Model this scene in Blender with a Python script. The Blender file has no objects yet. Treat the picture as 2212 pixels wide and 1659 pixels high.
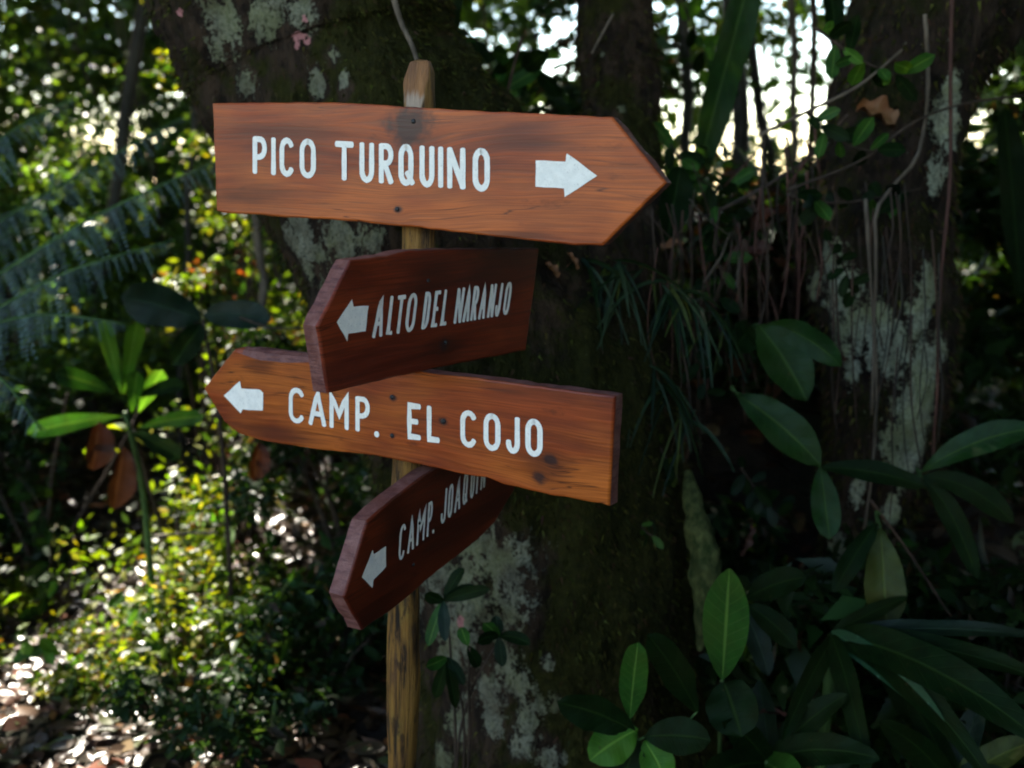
import bpy, bmesh, math, random
import numpy as np
from mathutils import Vector

random.seed(7)
rng = np.random.default_rng(11)
sc = bpy.context.scene
COL = sc.collection

# ------------------------------------------------------------------ camera, sky, sun, exposure
CAM = np.array([0.0, 0.0, 1.6])
PITCH = math.radians(12.0)
F, CX, CY = 2171.0, 1106.0, 829.5          # focal length and centre in the units used to measure the photograph (2212 wide)
cam_d = bpy.data.cameras.new('camera')
cam_d.sensor_width = 36.0
cam_d.lens = 18.0 * F / CX
cam_d.clip_start = 0.05
cam_d.clip_end = 2000.0
cam_d.dof.use_dof = True
cam_d.dof.focus_distance = 1.62
cam_d.dof.aperture_fstop = 2.5
cam = bpy.data.objects.new('camera', cam_d)
cam.location = CAM
cam.rotation_euler = (math.pi / 2 - PITCH, 0, 0)
COL.objects.link(cam)
sc.camera = cam

SUN = np.array([-0.34, 0.66, 0.67]); SUN /= np.linalg.norm(SUN)     # direction towards the sun: behind the thicket, left
sun_elev = math.asin(SUN[2]); sun_az = math.atan2(SUN[0], SUN[1])
world = bpy.data.worlds.new('World'); sc.world = world; world.use_nodes = True
wn = world.node_tree
wn.nodes.clear()
w_out = wn.nodes.new('ShaderNodeOutputWorld'); w_bg = wn.nodes.new('ShaderNodeBackground'); w_sky = wn.nodes.new('ShaderNodeTexSky')
w_sky.sky_type = 'NISHITA'; w_sky.sun_disc = False
w_sky.sun_elevation = sun_elev; w_sky.sun_rotation = sun_az
w_sky.dust_density = 0.1; w_sky.air_density = 1.3; w_sky.ozone_density = 1.0
w_bg.inputs['Strength'].default_value = 0.12
wn.links.new(w_sky.outputs[0], w_bg.inputs[0]); wn.links.new(w_bg.outputs[0], w_out.inputs[0])

sun_d = bpy.data.lights.new('sun', 'SUN'); sun_d.energy = 4.4; sun_d.angle = math.radians(0.55); sun_d.color = (1.0, 0.93, 0.8)
sun = bpy.data.objects.new('sun', sun_d); COL.objects.link(sun)
sun.rotation_euler = Vector(-SUN).to_track_quat('-Z', 'Y').to_euler()

vs = sc.view_settings
vs.view_transform = 'Standard'; vs.look = 'None'; vs.gamma = 1.0; vs.use_curve_mapping = False
vs.exposure = 2.85
cy = sc.cycles
cy.max_bounces = 6; cy.diffuse_bounces = 3; cy.glossy_bounces = 2; cy.transmission_bounces = 4; cy.transparent_max_bounces = 4
cy.caustics_reflective = False; cy.caustics_refractive = False
cy.sample_clamp_indirect = 6.0
cy.use_denoising = True
cy.filter_width = 1.9

# ------------------------------------------------------------------ helpers
cP, sP = math.cos(PITCH), math.sin(PITCH)
def ray(x, y):
    a, b = (x - CX) / F, -(y - CY) / F
    return np.array([a, cP + b * sP, -sP + b * cP])
def at(x, y, Y):
    """point seen at photo place (x, y) standing at distance Y in front of the photographer"""
    d = ray(x, y)
    return CAM + d * (Y / d[1])
def proj(P):
    P = np.asarray(P, float) - CAM
    dep = P[..., 1] * cP - P[..., 2] * sP
    up = P[..., 1] * sP + P[..., 2] * cP
    return CX + F * P[..., 0] / dep, CY - F * up / dep, dep
def on_plane(x, y, pt, n):
    d = ray(x, y)
    return CAM + d * (np.dot(pt - CAM, n) / np.dot(d, n))
def unit(v):
    v = np.asarray(v, float); return v / max(np.linalg.norm(v), 1e-9)
def sstep(a, b, x):
    t = np.clip((np.asarray(x, float) - a) / (b - a), 0, 1); return t * t * (3 - 2 * t)

_H = rng.random((64, 64, 64))
def vnoise(P, s=0):
    P = np.asarray(P, float) + s * 17.31
    i = np.floor(P).astype(int); f = P - i; f = f * f * (3 - 2 * f)
    r = 0
    for dx in (0, 1):
        for dy in (0, 1):
            for dz in (0, 1):
                w = (f[..., 0] if dx else 1 - f[..., 0]) * (f[..., 1] if dy else 1 - f[..., 1]) * (f[..., 2] if dz else 1 - f[..., 2])
                r = r + w * _H[(i[..., 0] + dx) % 64, (i[..., 1] + dy) % 64, (i[..., 2] + dz) % 64]
    return r * 2 - 1
def fbm(P, o=4, s=0):
    P = np.asarray(P, float); r = 0; a = 0.5
    for k in range(o):
        r = r + a * vnoise(P * 2 ** k, s + k); a *= 0.5
    return r

def make_obj(name, V, Fc, mat, parent=None, uv=None, col=None, smooth=True, kind=None, attrs=None):
    me = bpy.data.meshes.new(name)
    V = np.asarray(V, np.float32).reshape(-1, 3)
    if isinstance(Fc, np.ndarray):
        n, k = Fc.shape
        me.vertices.add(len(V)); me.vertices.foreach_set('co', V.ravel())
        me.loops.add(n * k); me.loops.foreach_set('vertex_index', Fc.astype(np.int32).ravel())
        me.polygons.add(n); me.polygons.foreach_set('loop_start', np.arange(0, n * k, k, dtype=np.int32))
        me.polygons.foreach_set('loop_total', np.full(n, k, np.int32))
        me.update(calc_edges=True)
    else:
        me.from_pydata([tuple(map(float, v)) for v in V], [], [tuple(int(i) for i in f) for f in Fc]); me.update()
    if smooth:
        me.polygons.foreach_set('use_smooth', np.ones(len(me.polygons), bool))
    if uv is not None:
        l = me.uv_layers.new(name='UVMap')
        vi = np.empty(len(me.loops), np.int32); me.loops.foreach_get('vertex_index', vi)
        l.data.foreach_set('uv', np.asarray(uv, np.float32)[vi].ravel())
    if col is not None:
        ca = me.color_attributes.new('Col', 'FLOAT_COLOR', 'POINT')
        c4 = np.ones((len(V), 4), np.float32); c4[:, :3] = col
        ca.data.foreach_set('color', c4.ravel())
    for an, av in (attrs or {}).items():
        a = me.attributes.new(an, 'FLOAT', 'POINT'); a.data.foreach_set('value', np.asarray(av, np.float32))
    me.materials.append(mat)
    o = bpy.data.objects.new(name, me); COL.objects.link(o)
    if parent is not None:
        root = parent
        off = Vector((0, 0, 0))
        while root is not None:
            off += root.location; root = root.parent
        o.parent = parent; o.location = -off
    if kind: o['kind'] = kind
    return o
def tag(o, label, cat, group=None, kind=None):
    o['label'] = label
    if cat: o['category'] = cat
    if group: o['group'] = group
    if kind: o['kind'] = kind
    return o
def thing(name, label, cat, loc=(0, 0, 0), group=None):
    o = bpy.data.objects.new(name, None); COL.objects.link(o)
    o.location = tuple(map(float, loc)); o.empty_display_size = 0.1
    return tag(o, label, cat, group)

# ------------------------------------------------------------------ materials
class NT:
    def __init__(s, name):
        s.m = bpy.data.materials.new(name); s.m.use_nodes = True
        s.t = s.m.node_tree; s.t.nodes.clear()
        s.out = s.t.nodes.new('ShaderNodeOutputMaterial')
    def n(s, typ, **kw):
        nd = s.t.nodes.new(typ)
        for k, v in kw.items(): setattr(nd, k, v)
        return nd
    def set(s, sock, v):
        if hasattr(v, 'is_output'): s.t.links.new(v, sock)
        elif isinstance(v, (tuple, list)) and len(v) == 3 and sock.type == 'RGBA': sock.default_value = (*v, 1)
        else: sock.default_value = v
    def math(s, op, a, b=0.0, c=0.0, clamp=False):
        nd = s.n('ShaderNodeMath', operation=op, use_clamp=clamp)
        s.set(nd.inputs[0], a); s.set(nd.inputs[1], b); s.set(nd.inputs[2], c); return nd.outputs[0]
    def mix(s, f, a, b, mode='MIX'):
        nd = s.n('ShaderNodeMix', data_type='RGBA', blend_type=mode)
        s.set(nd.inputs[0], f); s.set(nd.inputs[6], a); s.set(nd.inputs[7], b); return nd.outputs[2]
    def ramp(s, f, a, b, lo=0.0, hi=1.0):
        nd = s.n('ShaderNodeMapRange', interpolation_type='SMOOTHSTEP'); s.set(nd.inputs[0], f)
        s.set(nd.inputs[1], a); s.set(nd.inputs[2], b); s.set(nd.inputs[3], lo); s.set(nd.inputs[4], hi); return nd.outputs[0]
    def noise(s, vec, scale, detail=4.0, rough=0.55, dist=0.0):
        nd = s.n('ShaderNodeTexNoise'); s.set(nd.inputs['Vector'], vec)
        nd.inputs['Scale'].default_value = scale; nd.inputs['Detail'].default_value = detail
        nd.inputs['Roughness'].default_value = rough; nd.inputs['Distortion'].default_value = dist
        return nd.outputs['Fac']
    def vec(s, x, y, z=0.0):
        nd = s.n('ShaderNodeCombineXYZ'); s.set(nd.inputs[0], x); s.set(nd.inputs[1], y); s.set(nd.inputs[2], z); return nd.outputs[0]
    def uv(s):
        nd = s.n('ShaderNodeUVMap'); nd.uv_map = 'UVMap'
        sp = s.n('ShaderNodeSeparateXYZ'); s.t.links.new(nd.outputs[0], sp.inputs[0]); return sp.outputs[0], sp.outputs[1]
    def pos(s):
        return s.n('ShaderNodeNewGeometry').outputs['Position']
    def obj(s):
        return s.n('ShaderNodeTexCoord').outputs['Object']
    def attr(s, name, col=False):
        nd = s.n('ShaderNodeAttribute'); nd.attribute_name = name
        return nd.outputs['Color' if col else 'Fac']
    def bump(s, h, strength=0.5, dist=0.01):
        nd = s.n('ShaderNodeBump'); nd.inputs['Strength'].default_value = strength; nd.inputs['Distance'].default_value = dist
        s.set(nd.inputs['Height'], h); return nd.outputs[0]
    def pbr(s, col, rough=0.6, spec=0.5, normal=None, link=True):
        nd = s.n('ShaderNodeBsdfPrincipled')
        s.set(nd.inputs['Base Color'], col); s.set(nd.inputs['Roughness'], rough); s.set(nd.inputs['Specular IOR Level'], spec)
        if normal is not None: s.set(nd.inputs['Normal'], normal)
        if link: s.t.links.new(nd.outputs[0], s.out.inputs[0])
        return nd.outputs[0]

def leaf_mat(name, trans=0.35, rough=0.4, spec=0.5, col=None, tcol=(1.15, 1.2, 0.45)):
    t = NT(name)
    c = t.attr('Col', True) if col is None else col
    b = t.pbr(c, rough, spec, link=False)
    tr = t.n('ShaderNodeBsdfTranslucent'); t.set(tr.inputs[0], t.mix(1.0, c, tcol, 'MULTIPLY'))
    mx = t.n('ShaderNodeMixShader'); mx.inputs[0].default_value = trans
    t.t.links.new(b, mx.inputs[1]); t.t.links.new(tr.outputs[0], mx.inputs[2]); t.t.links.new(mx.outputs[0], t.out.inputs[0])
    return t.m
M_LEAF = leaf_mat('small_leaf', 0.5, 0.45, 0.3, tcol=(1.5, 1.45, 0.35))
M_LITTER = leaf_mat('leaf_litter', 0.15, 0.34, 0.5, tcol=(1.1, 0.9, 0.5))
M_FERN = leaf_mat('fern_leaf', 0.25, 0.4, 0.6)
M_CANOPY = leaf_mat('canopy_leaf', 0.2, 0.5, 0.3)

def big_leaf_mat(name, base, rib, trans=0.2, rough=0.45, spec=0.16, vein=0.5, sheen_spots=None):
    """blade with a paler midrib and side veins; UV: u runs -1..1 across, v 0..1 along"""
    t = NT(name); u, v = t.uv()
    au = t.math('ABSOLUTE', u)
    ribm = t.ramp(au, 0.035, 0.10, 1.0, 0.0)
    ph = t.math('ADD', t.math('MULTIPLY', v, 11.0), t.math('MULTIPLY', au, -1.6))
    w = t.math('ABSOLUTE', t.math('SUBTRACT', t.math('FRACT', ph), 0.5))
    veinm = t.math('MULTIPLY', t.ramp(w, 0.0, 0.10, 1.0, 0.0), vein)
    nz = t.noise(t.obj(), 28.0, 5.0)
    big = t.noise(t.obj(), 7.0, 3.0)
    c = t.mix(t.ramp(nz, 0.3, 0.75), base, tuple(0.55 * k for k in base))
    c = t.mix(t.ramp(big, 0.4, 0.7, 0.0, 0.55), c, (base[0] * 1.8 + 0.004, base[1] * 1.15, base[2] * 0.9))
    if sheen_spots:
        c = t.mix(t.ramp(t.noise(t.obj(), 60.0, 3.0), 0.62, 0.7, 0.0, 0.8), c, sheen_spots)
    wear = t.noise(t.obj(), 38.0, 6.0, 0.75)
    c = t.mix(t.ramp(wear, 0.64, 0.70, 0.0, 0.75), c, (0.055, 0.035, 0.012))
    c = t.mix(t.math('MULTIPLY', veinm, 0.35), c, rib)
    c = t.mix(t.math('MULTIPLY', ribm, 0.8), c, rib)
    h = t.math('ADD', t.math('ADD', t.math('MULTIPLY', veinm, -0.6), t.math('MULTIPLY', ribm, -1.0)), t.math('MULTIPLY', nz, 0.5))
    nrm = t.bump(h, 0.5, 0.003)
    b = t.pbr(c, t.ramp(nz, 0.2, 0.8, rough - 0.06, rough + 0.14), spec, nrm, link=False)
    tr = t.n('ShaderNodeBsdfTranslucent'); t.set(tr.inputs[0], t.mix(1.0, c, (1.3, 1.3, 0.5), 'MULTIPLY'))
    mx = t.n('ShaderNodeMixShader'); mx.inputs[0].default_value = trans
    t.t.links.new(b, mx.inputs[1]); t.t.links.new(tr.outputs[0], mx.inputs[2]); t.t.links.new(mx.outputs[0], t.out.inputs[0])
    return t.m
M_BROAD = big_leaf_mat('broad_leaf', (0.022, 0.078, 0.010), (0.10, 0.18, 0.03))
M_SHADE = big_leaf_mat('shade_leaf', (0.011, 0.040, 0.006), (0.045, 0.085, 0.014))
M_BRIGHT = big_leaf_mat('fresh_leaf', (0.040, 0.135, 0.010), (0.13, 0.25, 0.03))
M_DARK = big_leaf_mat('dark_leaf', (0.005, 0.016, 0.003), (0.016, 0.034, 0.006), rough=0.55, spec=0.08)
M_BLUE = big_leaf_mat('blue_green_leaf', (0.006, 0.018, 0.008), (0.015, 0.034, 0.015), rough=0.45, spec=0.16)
M_OLIVE = big_leaf_mat('olive_leaf', (0.042, 0.060, 0.010), (0.09, 0.11, 0.02))
M_SHEEN = big_leaf_mat('sheen_leaf', (0.016, 0.060, 0.026), (0.06, 0.12, 0.04), sheen_spots=(0.10, 0.20, 0.12))  # pale spots put reflected light into the blade colour
M_DEAD = big_leaf_mat('dead_leaf', (0.20, 0.085, 0.028), (0.30, 0.16, 0.06), rough=0.5, spec=0.3, trans=0.15)
M_RUST = big_leaf_mat('rusty_leaf', (0.055, 0.018, 0.009), (0.10, 0.038, 0.02), rough=0.55, spec=0.2, trans=0.06)
M_GRASS = big_leaf_mat('grass_blade', (0.015, 0.036, 0.014), (0.035, 0.065, 0.03), rough=0.45, spec=0.2)
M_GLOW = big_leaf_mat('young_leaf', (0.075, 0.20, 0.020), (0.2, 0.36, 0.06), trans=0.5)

def wood_mat(name, dark, mid, light, knots=(), stain=(), gloss=0.36, seed=0.0):
    """varnished plank, UV in metres (u along the grain). knots: (u, v, radius); stain: (u, v, ru, rv)"""
    t = NT(name); u, v = t.uv()
    u = t.math('ADD', u, seed); v0 = v
    wob = t.noise(t.vec(t.math('MULTIPLY', u, 2.2), t.math('MULTIPLY', v, 5.0), seed), 1.0, 2.0)
    v = t.math('ADD', v, t.math('MULTIPLY', t.math('SUBTRACT', wob, 0.5), 0.05))
    kd = None; kr = None
    for (ku, kv, r) in knots:
        du = t.math('MULTIPLY', t.math('SUBTRACT', u, ku + seed), 0.75)
        dv = t.math('SUBTRACT', v0, kv)
        d = t.math('SQRT', t.math('ADD', t.math('MULTIPLY', du, du), t.math('MULTIPLY', dv, dv)))
        d = t.math('DIVIDE', d, r)
        g = t.math('POWER', 2.718, t.math('MULTIPLY', t.math('MULTIPLY', d, d), -0.35))
        v = t.math('ADD', v, t.math('MULTIPLY', t.math('MULTIPLY', g, dv), -0.55))
        kn = t.noise(t.vec(t.math('MULTIPLY', u, 55.0), t.math('MULTIPLY', v0, 55.0), ku), 1.0, 4.0)
        dn = t.math('ADD', d, t.math('MULTIPLY', t.math('SUBTRACT', kn, 0.5), 1.3))
        m = t.ramp(dn, 0.35, 1.15, 1.0, 0.0)
        kd = m if kd is None else t.math('MAXIMUM', kd, m)
    g1 = t.noise(t.vec(t.math('MULTIPLY', u, 2.6), t.math('MULTIPLY', v, 42.0), seed), 1.0, 5.0, 0.6, 0.5)
    g2 = t.noise(t.vec(t.math('MULTIPLY', u, 9.0), t.math('MULTIPLY', v, 420.0), seed + 3), 1.0, 3.0, 0.6)
    g3 = t.noise(t.vec(t.math('MULTIPLY', u, 3.5), t.math('MULTIPLY', v, 9.0), seed + 8), 1.0, 3.0, 0.5)
    c = t.mix(t.ramp(g1, 0.30, 0.72), dark, mid)
    c = t.mix(t.ramp(g3, 0.38, 0.66, 0.0, 0.95), c, light)
    c = t.mix(t.ramp(g2, 0.35, 0.65, 0.45, 0.0), c, tuple(0.5 * k for k in dark))
    c = t.mix(t.ramp(g1, 0.60, 0.68, 0.0, 0.25), c, tuple(0.7 * k for k in dark))
    ck = t.noise(t.vec(t.math('MULTIPLY', u, 1.3), t.math('MULTIPLY', v, 30.0), seed + 21), 1.0, 3.0, 0.6, 0.3)
    ckm = t.math('MULTIPLY', t.ramp(t.math('ABSOLUTE', t.math('SUBTRACT', ck, 0.5)), 0.0, 0.010, 1.0, 0.0), t.ramp(g3, 0.45, 0.6))
    c = t.mix(t.math('MULTIPLY', ckm, 0.75), c, tuple(0.15 * k for k in dark))
    gr = t.noise(t.vec(t.math('MULTIPLY', u, 11.0), t.math('MULTIPLY', v0, 26.0), seed + 31), 1.0, 5.0, 0.65)
    c = t.mix(t.ramp(gr, 0.60, 0.72, 0.0, 0.5), c, tuple(0.4 * k for k in dark))
    for (su, sv, ru, rv) in stain:
        du = t.math('DIVIDE', t.math('SUBTRACT', u, su + seed), ru); dv = t.math('DIVIDE', t.math('SUBTRACT', v0, sv), rv)
        d = t.math('SQRT', t.math('ADD', t.math('MULTIPLY', du, du), t.math('MULTIPLY', dv, dv)))
        d = t.math('ADD', d, t.math('MULTIPLY', t.math('SUBTRACT', g1, 0.5), 1.2))
        c = t.mix(t.ramp(d, 0.2, 1.2, 0.65, 0.0), c, tuple(0.45 * k for k in dark))
    if kd is not None:
        c = t.mix(t.math('MULTIPLY', kd, 0.9), c, (0.022, 0.008, 0.008))
    h = t.math('ADD', t.math('MULTIPLY', g2, 0.5), t.math('MULTIPLY', g1, 0.7))
    t.pbr(c, t.ramp(g2, 0.2, 0.8, gloss - 0.05, gloss + 0.12), 0.32, t.bump(h, 0.25, 0.002))
    return t.m

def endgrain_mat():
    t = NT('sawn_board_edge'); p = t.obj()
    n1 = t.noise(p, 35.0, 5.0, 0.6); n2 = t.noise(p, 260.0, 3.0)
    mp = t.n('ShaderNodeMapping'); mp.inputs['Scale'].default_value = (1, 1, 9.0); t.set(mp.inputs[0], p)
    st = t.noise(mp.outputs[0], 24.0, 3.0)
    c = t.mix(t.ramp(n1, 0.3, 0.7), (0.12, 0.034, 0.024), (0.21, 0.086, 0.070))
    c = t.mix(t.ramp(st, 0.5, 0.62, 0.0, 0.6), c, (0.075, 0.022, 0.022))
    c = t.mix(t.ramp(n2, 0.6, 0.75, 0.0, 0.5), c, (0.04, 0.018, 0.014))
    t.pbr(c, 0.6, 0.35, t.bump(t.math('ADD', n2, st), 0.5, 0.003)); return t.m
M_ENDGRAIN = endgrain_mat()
def paint_mat():
    t = NT('white_sign_paint'); p = t.obj()
    n1 = t.noise(p, 90.0, 5.0); n2 = t.noise(p, 420.0, 2.0)
    c = t.mix(t.ramp(n1, 0.35, 0.7), (0.80, 0.735, 0.645), (0.89, 0.815, 0.715))
    c = t.mix(t.ramp(n2, 0.60, 0.72, 0.0, 0.5), c, (0.40, 0.30, 0.24))
    t.pbr(c, 0.5, 0.3, t.bump(n1, 0.3, 0.002)); return t.m
M_PAINT = paint_mat()

def post_mat():
    t = NT('post_wood'); u, v = t.uv()
    g = t.noise(t.vec(t.math('MULTIPLY', u, 95.0), t.math('MULTIPLY', v, 7.0), 0.0), 1.0, 5.0, 0.6, 0.6)
    g2 = t.noise(t.vec(t.math('MULTIPLY', u, 30.0), t.math('MULTIPLY', v, 9.0), 4.0), 1.0, 4.0, 0.6)
    fine = t.noise(t.vec(t.math('MULTIPLY', u, 500.0), t.math('MULTIPLY', v, 40.0), 4.0), 1.0, 3.0)
    c = t.mix(t.ramp(g, 0.36, 0.6), (0.042, 0.017, 0.006), (0.23, 0.108, 0.020))
    c = t.mix(t.ramp(g2, 0.55, 0.68, 0.0, 0.8), c, (0.085, 0.035, 0.014))
    c = t.mix(t.ramp(g2, 0.44, 0.32, 0.0, 0.55), c, (0.22, 0.14, 0.028))
    c = t.mix(t.ramp(g, 0.45, 0.37, 0.0, 0.9), c, (0.014, 0.008, 0.004))
    c = t.mix(t.ramp(t.noise(t.vec(t.math('MULTIPLY', u, 60.0), t.math('MULTIPLY', v, 16.0), 9.0), 1.0, 4.0, 0.6), 0.56, 0.64, 0.0, 0.8), c, (0.03, 0.014, 0.006))
    cut = t.attr('cut')
    cc = t.mix(t.ramp(g2, 0.35, 0.65), (0.30, 0.13, 0.045), (0.16, 0.07, 0.03))
    cc = t.mix(t.ramp(t.math('ADD', v, t.math('MULTIPLY', g, 0.05)), 1.735, 1.752, 0.5, 0.0), cc, (0.46, 0.40, 0.33))
    c = t.mix(cut, c, cc)
    t.pbr(c, 0.62, 0.3, t.bump(t.math('ADD', g, t.math('MULTIPLY', fine, 0.4)), 0.9, 0.008)); return t.m
M_POST = post_mat()

def bark_mat(name, barkA, barkB, moss, lichen, seed=0.0, more=0.0):
    t = NT(name); p = t.obj()
    mp = t.n('ShaderNodeMapping'); mp.inputs['Scale'].default_value = (1, 1, 0.35); t.set(mp.inputs[0], p); ps = mp.outputs[0]
    n1 = t.noise(ps, 26.0, 6.0, 0.65, 0.4); n2 = t.noise(p, 7.0 + seed, 5.0, 0.6); n3 = t.noise(p, 130.0, 4.0, 0.7); n4 = t.noise(p, 42.0, 5.0, 0.7)
    c = t.mix(t.ramp(n1, 0.35, 0.68), barkA, barkB)
    c = t.mix(t.ramp(t.noise(p, 15.0, 3.0), 0.58, 0.66, 0.0, 0.7), c, tuple(0.35 * k for k in barkA))
    mm = t.math('ADD', t.attr('moss'), t.math('MULTIPLY', t.math('SUBTRACT', n2, 0.5), 2.2))
    mm = t.ramp(t.math('ADD', mm, t.math('MULTIPLY', t.math('SUBTRACT', n3, 0.5), 0.6)), 0.25, 0.6)
    mc = t.mix(t.ramp(n4, 0.3, 0.7), tuple(0.45 * k for k in moss), moss)
    c = t.mix(mm, c, mc)
    # crusts of lichen: ragged, granular
    ln = t.math('ADD', t.math('MULTIPLY', t.math('SUBTRACT', n4, 0.5), 1.5), t.math('MULTIPLY', t.math('SUBTRACT', n3, 0.5), 1.2))
    lm = t.ramp(t.math('ADD', t.math('ADD', t.attr('lichen'), ln), t.math('MULTIPLY', t.math('SUBTRACT', t.noise(ps, 17.0, 5.0, 0.7, 0.5), 0.5), 2.2 - 3 * more)), 0.60 - more, 0.74 - more)
    lc = t.mix(t.ramp(n3, 0.32, 0.62), tuple(0.35 * k for k in lichen), lichen)
    lc = t.mix(t.ramp(n2, 0.4, 0.65, 0.0, 0.55), lc, (lichen[0] * 0.75, lichen[1] * 0.8, lichen[2] * 0.45))
    c = t.mix(t.math('MULTIPLY', lm, t.ramp(t.noise(p, 11.0, 4.0, 0.6), 0.35, 0.6, 0.55 + more, 1.0)), c, lc)
    pm = t.ramp(t.math('ADD', t.attr('pink'), ln), 0.55, 0.68)
    c = t.mix(pm, c, t.mix(n3, (0.36, 0.13, 0.12), (0.62, 0.27, 0.25)))
    dn = t.noise(ps, 60.0, 5.0, 0.75)
    h = t.math('ADD', t.math('ADD', t.math('MULTIPLY', n1, 1.2), t.math('MULTIPLY', n3, 0.35)), t.math('MULTIPLY', lm, 0.35))
    t.pbr(c, 0.85, 0.12, t.bump(t.math('ADD', h, t.math('MULTIPLY', dn, 0.9)), 1.0, 0.022)); return t.m
M_BARK_A = bark_mat('mossy_bark', (0.017, 0.011, 0.007), (0.060, 0.036, 0.021), (0.034, 0.032, 0.005), (0.25, 0.24, 0.165))
M_BARK_B = bark_mat('lichen_bark', (0.015, 0.010, 0.007), (0.048, 0.030, 0.019), (0.026, 0.026, 0.006), (0.46, 0.46, 0.32), 1.7, 0.18)

def simple_mat(name, a, b, scale=40.0, rough=0.7, spec=0.25, streak=0.3, bump=0.5):
    t = NT(name); p = t.obj()
    mp = t.n('ShaderNodeMapping'); mp.inputs['Scale'].default_value = (1, 1, streak); t.set(mp.inputs[0], p)
    n = t.noise(mp.outputs[0], scale, 5.0, 0.6); n2 = t.noise(p, scale * 0.25, 3.0)
    c = t.mix(t.ramp(n, 0.3, 0.7), a, b); c = t.mix(t.ramp(n2, 0.4, 0.65, 0, 0.5), c, tuple(0.5 * k for k in a))
    t.pbr(c, rough, spec, t.bump(n, bump, 0.004)); return t.m
M_TWIG = simple_mat('twig_bark', (0.026, 0.016, 0.010), (0.065, 0.040, 0.025))
M_PALETWIG = simple_mat('pale_twig', (0.07, 0.05, 0.032), (0.17, 0.125, 0.085))
M_REDVINE = simple_mat('red_vine', (0.055, 0.020, 0.013), (0.115, 0.048, 0.032))
M_ROOT = simple_mat('root_bark', (0.030, 0.015, 0.009), (0.085, 0.045, 0.026))
M_STEMDARK = simple_mat('dark_stem', (0.016, 0.014, 0.010), (0.045, 0.038, 0.026))
M_GREENSTEM = simple_mat('green_stem', (0.03, 0.07, 0.015), (0.07, 0.12, 0.03))
M_STUB = simple_mat('mossy_stub', (0.016, 0.026, 0.007), (0.085, 0.090, 0.030), 55.0, 0.9, 0.1, 0.6, 0.9)
M_NAIL = simple_mat('nail_iron', (0.012, 0.011, 0.012), (0.03, 0.026, 0.024), 300.0, 0.5, 0.4, 1.0)
def soil_mat():
    t = NT('forest_soil'); p = t.obj()
    n = t.noise(p, 9.0, 6.0, 0.65); n2 = t.noise(p, 70.0, 5.0, 0.7); n3 = t.noise(p, 1.3, 3.0)
    c = t.mix(t.ramp(n, 0.35, 0.7), (0.014, 0.009, 0.006), (0.045, 0.028, 0.016))
    c = t.mix(t.ramp(n2, 0.55, 0.75, 0, 0.7), c, (0.085, 0.05, 0.026))
    c = t.mix(t.ramp(n3, 0.5, 0.65, 0, 0.6), c, (0.022, 0.030, 0.009))
    t.pbr(c, 0.85, 0.2, t.bump(t.math('ADD', n, n2), 1.0, 0.02)); return t.m
M_SOIL = soil_mat()
M_MOSS = leaf_mat('moss_tuft', 0.2, 0.7, 0.1)

# ------------------------------------------------------------------ terrain: a ridge path, a root bank between the two trees
def ground_z(x, y):
    x = np.asarray(x, float); y = np.asarray(y, float)
    P = np.stack([x, y, 0 * x], -1)
    z = 0.10 * fbm(P * 0.9, 4, 1) + 0.03 * fbm(P * 5.0, 3, 2)
    z = z + 1.2 * np.exp(-(((x - 1.0) / 0.85) ** 2 + ((y - 3.75) / 0.75) ** 2))      # root bank
    z = z + 0.25 * sstep(3.0, 5.5, y) * sstep(0.4, -1.5, x)                            # left bank beside the path
    z = z - 0.28 * np.clip(y - 7.0, 0, 60) * 0.5 - 0.06 * np.clip(np.hypot(x, y) - 12, 0, 60) * 0.3   # ridge falls away
    return z
g = np.linspace(-1, 1, 261); g = np.sign(g) * (np.abs(g) * 6 + 394 * np.abs(g) ** 7)
GX, GY = np.meshgrid(g, g + 3.0, indexing='ij')
GV = np.stack([GX, GY, ground_z(GX, GY)], -1).reshape(-1, 3)
n_ = len(g); ii, jj = np.meshgrid(np.arange(n_ - 1), np.arange(n_ - 1), indexing='ij'); q = (ii * n_ + jj).ravel()
make_obj('ground', GV, np.stack([q, q + n_, q + n_ + 1, q + 1], -1), M_SOIL, kind='structure')

# ------------------------------------------------------------------ tubes
def resample(pts, rad, n):
    pts = np.asarray(pts, float); rad = np.asarray(rad, float)
    d = np.r_[0, np.cumsum(np.linalg.norm(np.diff(pts, axis=0), axis=1))]
    # catmull-rom through the points
    s = np.linspace(0, d[-1], n); out = np.zeros((n, 3)); rr = np.zeros(n)
    k = np.clip(np.searchsorted(d, s, 'right') - 1, 0, len(d) - 2)
    t = (s - d[k]) / (d[k + 1] - d[k])
    p1, p2 = pts[k], pts[k + 1]; p0 = pts[np.maximum(k - 1, 0)]; p3 = pts[np.minimum(k + 2, len(pts) - 1)]
    T = t[:, None]
    out = 0.5 * (2 * p1 + (p2 - p0) * T + (2 * p0 - 5 * p1 + 4 * p2 - p3) * T ** 2 + (3 * p1 - 3 * p2 + p3 - p0) * T ** 3)
    tt = t * t * (3 - 2 * t); rr = rad[k] * (1 - tt) + rad[k + 1] * tt
    return out, rr, s
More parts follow.
